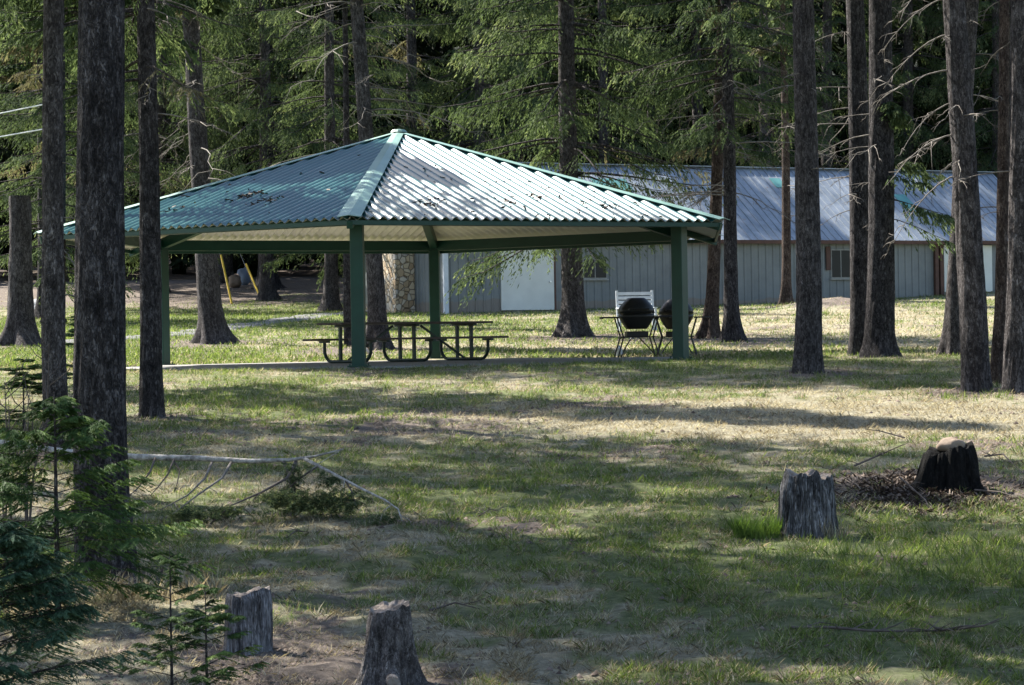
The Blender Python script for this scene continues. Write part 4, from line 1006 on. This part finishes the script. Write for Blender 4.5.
# ------------------------------------------------------------------ sticks and small plants
def stick(pl, d, label, seed, n=5, r=.008, up=.015):
    P = [G(px, d + dy, up + u) for (px, dy, u) in pl]; o0 = P[0].copy(); rr_ = random.Random(seed)
    mb = MB(); Q = [p - o0 for p in P]
    mb.tube(Q, [r * (1 - .6 * i / (len(Q) - 1)) for i in range(len(Q))], 6)
    for k in range(n):
        i = rr_.randint(0, len(Q) - 2); p = Q[i].lerp(Q[i + 1], rr_.random()); a = rr_.uniform(0, 6.28); l = rr_.uniform(.06, .22)
        mb.tube([p, p + Vector((math.cos(a) * l * .5, math.sin(a) * l * .5, .02)), p + Vector((math.cos(a) * l, math.sin(a) * l, rr_.uniform(0, .06)))], [r * .5, r * .35, r * .15], 5)
    o = mb.build('stick', DARKTWIG); o.location = o0; return tag(o, label, 'stick', 'fallen sticks on the grass')
stick([(788, .12, .0), (830, .06, .01), (868, 0, .0), (905, -.02, .0), (940, .0, .01), (962, .03, .02), (988, .12, .03)], 11.75, 'long thin forked stick lying on grass at lower right', 3, 16, .009)
stick([(855, .2, .05), (885, .5, .12), (903, 0, .2)], 19.4, 'thin stick leaning up toward the charred stump', 5, 3, .009)
stick([(905, .3, .26), (880, .6, .30), (866, 1.0, .32)], 19.4, 'upright bent twig behind the bark debris mound', 6, 3, .007)
stick([(900, -.5, .1), (925, -1.0, .03), (930, -1.4, .0)], 18.6, 'pale stick on the near slope of the debris mound', 7, 3, .007)
stick([(985, .6, .05), (1003, .3, .1), (1022, -.5, .0)], 19.8, 'crossed twigs right of the charred stump', 8, 5, .009)
stick([(975, -.3, .02), (1000, -.5, .03), (1012, -.6, .02)], 18.3, 'short stick ending at the right of the mound', 9, 1, .008)
stick([(478, 0, 0), (490, .1, .04), (500, .15, .02)], 17.2, 'tiny dark twig on open grass mid clearing', 10, 9, .006)
stick([(146, 0, .0), (160, .1, .03), (170, .2, .02)], 28.5, 'broken dark stick near the shelter\'s left end', 11, 3, .012)
stick([(286, 0, .0), (296, .1, .03), (312, .1, .02)], 16.1, 'short twig lying below the fallen log', 12, 5, .006)
stick([(430, 0, .0), (455, .2, .02), (480, .1, .0)], 12.7, 'short stick between the foreground stump and open grass', 13, 3, .007)
# grass objects -------------------------------------------------------
def pg(g, b, x, d): return np.clip((g - .22) * 1.5, 0, 1) * np.clip(1.1 - b * 1.1, .03, 1)
def ps(g, b, x, d): return np.clip(.95 - g * .55, .15, 1) * np.clip(1.15 - b * .95, .12, 1)
og = blades('grass', 900000, 9.4, 44, pg, .040, .0042, (.1, 1.05), GRASS, 11, clump=True)
tag(og, 'short patchy green grass across the clearing', 'grass', kind='stuff')
os_ = blades('dry_grass', 1000000, 9.4, 46, ps, .040, .0032, (.5, 1.45), STRAW, 12, clump=True)
tag(os_, 'matted dry straw coloured grass across the clearing', 'grass', kind='stuff')
def pl_(g, b, x, d): return np.clip(.12 + b * 1.1, 0, 1)
of_ = blades('lawn_grass', 260000, 44, 92, lambda g, b, x, d: np.clip((g - .05) * 1.6, 0, 1) * np.clip(1.1 - b, .03, 1), .07, .010, (.2, 1.2), GRASS, 21)
tag(of_, 'sunlit green lawn grass behind the shelter', 'grass', kind='stuff')
of2 = blades('lawn_straw', 200000, 44, 98, lambda g, b, x, d: np.clip(1.0 - b * .6 - g * .7, .05, 1), .07, .009, (.7, 1.5), STRAW, 22)
tag(of2, 'pale dry grass behind the shelter and before the shed', 'grass', kind='stuff')
ol = blades('fallen_debris', 90000, 9.4, 42, pl_, .022, .0022, (1.2, 1.55), LITTERM, 13)
tag(ol, 'brown needle and bark litter on the bare patches', 'litter', kind='stuff')
def soil_crumbs(n, seed):
    r = np.random.default_rng(seed); d = 9.5 * (38 / 9.5) ** r.random(n); x = (r.random(n) * 2 - 1) * .225 * d
    g, b = patch_masks(x, d); k = r.random(n) < np.clip(b * 1.2 + .03, 0, 1); k &= np.hypot(x - PCX, d - PCY) > 6.5; x, d = x[k], d[k]; n = len(x)
    z = GZ(x, d); s_ = (.006 + .016 * r.random(n) ** 3) * np.clip(d / 14, .9, 1.6)
    o_ = np.array([[1, 0, 0], [0, 1, 0], [-1, 0, 0], [0, -1, 0], [0, 0, .8]]); a = r.random(n) * 6.28
    P = np.stack([np.stack([x + s_ * (o[0] * np.cos(a) - o[1] * np.sin(a)), d + s_ * (o[0] * np.sin(a) + o[1] * np.cos(a)), z + s_ * o[2]], -1) for o in o_], 1)
    b0 = (np.arange(n) * 5)[:, None]
    Fc = np.concatenate([b0 + np.array([[0, 1, 4]]), b0 + np.array([[1, 2, 4]]), b0 + np.array([[2, 3, 4]]), b0 + np.array([[3, 0, 4]])])
    return mk('soil_crumbs', P.reshape(-1, 3), Fc, LITTERM, attrs={'v': np.repeat(r.random(n) * .8, 5)})
tag(soil_crumbs(60000, 41), 'dark crumbs of soil and bark on the bare patches', 'soil', kind='stuff')
ot = blades('twigs', 3500, 9.4, 40, lambda g, b, x, d: .15 + b, .075, .004, (1.35, 1.57), LITTERM, 23)
tag(ot, 'small brown twigs scattered over the clearing', 'twigs', kind='stuff')
# debris on the mound round the charred stump
rng = np.random.default_rng(8)
mx_ = rng.normal(cb.x - .33, .42, 9000); md_ = rng.normal(cb.y - .35, .55, 9000)
od = blades('bark_debris', 0, 0, 0, lambda g, b, x, d: np.ones_like(x), .06, .013, (.9, 1.6), LITTERM, 14, pts=(mx_, md_))
tag(od, 'heap of dark bark chips spread round the charred stump', 'debris', kind='stuff')
def tuft(px, d, rad, n, h, label, mat=GRASS, seed=1, lean=(.05, .55), w=.004):
    c = G(px, d); r = np.random.default_rng(seed)
    a = r.random(n) * 6.28; q = np.sqrt(r.random(n)) * rad
    o = blades('grass_tuft', 0, 0, 0, lambda g, b, x, d_: np.ones_like(x), h, w, lean, mat, seed, pts=(c.x + np.cos(a) * q, c.y + np.sin(a) * q * .7))
    return tag(o, label, 'grass tuft', 'grass tufts', 'stuff')
tuft(757, 15.7, .15, 1700, .105, 'bright green upright tuft left of the weathered grey stump', TUFTM, 31, (.03, .6), .003)
tuft(836, 15.6, .09, 160, .10, 'straw coloured tuft right of the weathered grey stump', STRAW, 32)
tuft(421, 11.7, .06, 220, .045, 'small bright green tuft right of the foreground stump', seed=33)
tuft(160, 13.6, .35, 1500, .13, 'brownish grass clump right of the thickest trunk', STRAW, 34, (.2, 1.0), .003)
tuft(842, 14.9, .05, 40, .11, 'sparse green blades in front of the weathered grey stump', seed=35, w=.005)
tuft(975, 28.6, .4, 260, .06, 'yellow green tuft at the foot of the left leaning trunk', seed=36)
def pyel(g, b, x, d): return np.exp(-((x - 2.75) / .9) ** 2 - ((d - 14.2) / 1.1) ** 2)
rng = np.random.default_rng(3); xx_ = rng.uniform(1, 4.2, 26000); dd_ = rng.uniform(11.5, 17, 26000)
oy = blades('tall_grass', 0, 0, 0, pyel, .075, .004, (.1, .8), GRASS, 15, pts=(xx_, dd_)); tag(oy, 'taller fresh green grass on the right of the clearing', 'grass', kind='stuff')
# ------------------------------------------------------------------ light, camera
SAZ, SEL = math.radians(50), math.radians(47)
sv = Vector((-math.sin(SAZ) * math.cos(SEL), math.cos(SAZ) * math.cos(SEL), math.sin(SEL)))
sl_ = bpy.data.lights.new('sun', 'SUN'); sl_.energy = 5; sl_.angle = math.radians(.53); sl_.color = (1, .95, .86)
so = bpy.data.objects.new('sun', sl_); COL.objects.link(so); so.rotation_mode = 'QUATERNION'; so.rotation_quaternion = sv.to_track_quat('Z', 'Y'); so.location = (0, 0, 40)
w = bpy.data.worlds.new('World'); sc.world = w; w.use_nodes = True
nt = w.node_tree; bg = nt.nodes['Background']; sk = nt.nodes.new('ShaderNodeTexSky'); sk.sky_type = 'NISHITA'; sk.sun_disc = False
sk.sun_elevation = SEL; sk.sun_rotation = -SAZ; nt.links.new(sk.outputs[0], bg.inputs[0]); bg.inputs[1].default_value = .085
cam = bpy.data.cameras.new('camera'); co = bpy.data.objects.new('camera', cam); COL.objects.link(co)
cam.sensor_width = 36; cam.lens = 36 * F / 1024; cam.clip_end = 2000; cam.clip_start = .1
p = math.atan(PIT / F)
fwd = Vector((0, math.cos(p), -math.sin(p))); right = Vector((1, 0, 0)); up = right.cross(fwd)
X = right * CR - up * SR; Y = right * SR + up * CR
co.matrix_world = Matrix(((X.x, Y.x, -fwd.x, 0), (X.y, Y.y, -fwd.y, 0), (X.z, Y.z, -fwd.z, ZC), (0, 0, 0, 1)))
sc.camera = co
sc.view_settings.view_transform = 'Standard'; sc.view_settings.look = 'None'; sc.view_settings.exposure = 2.0; sc.view_settings.gamma = 1
sc.render.engine = 'CYCLES'; sc.cycles.use_denoising = True; sc.cycles.max_bounces = 6; sc.cycles.transparent_max_bounces = 4
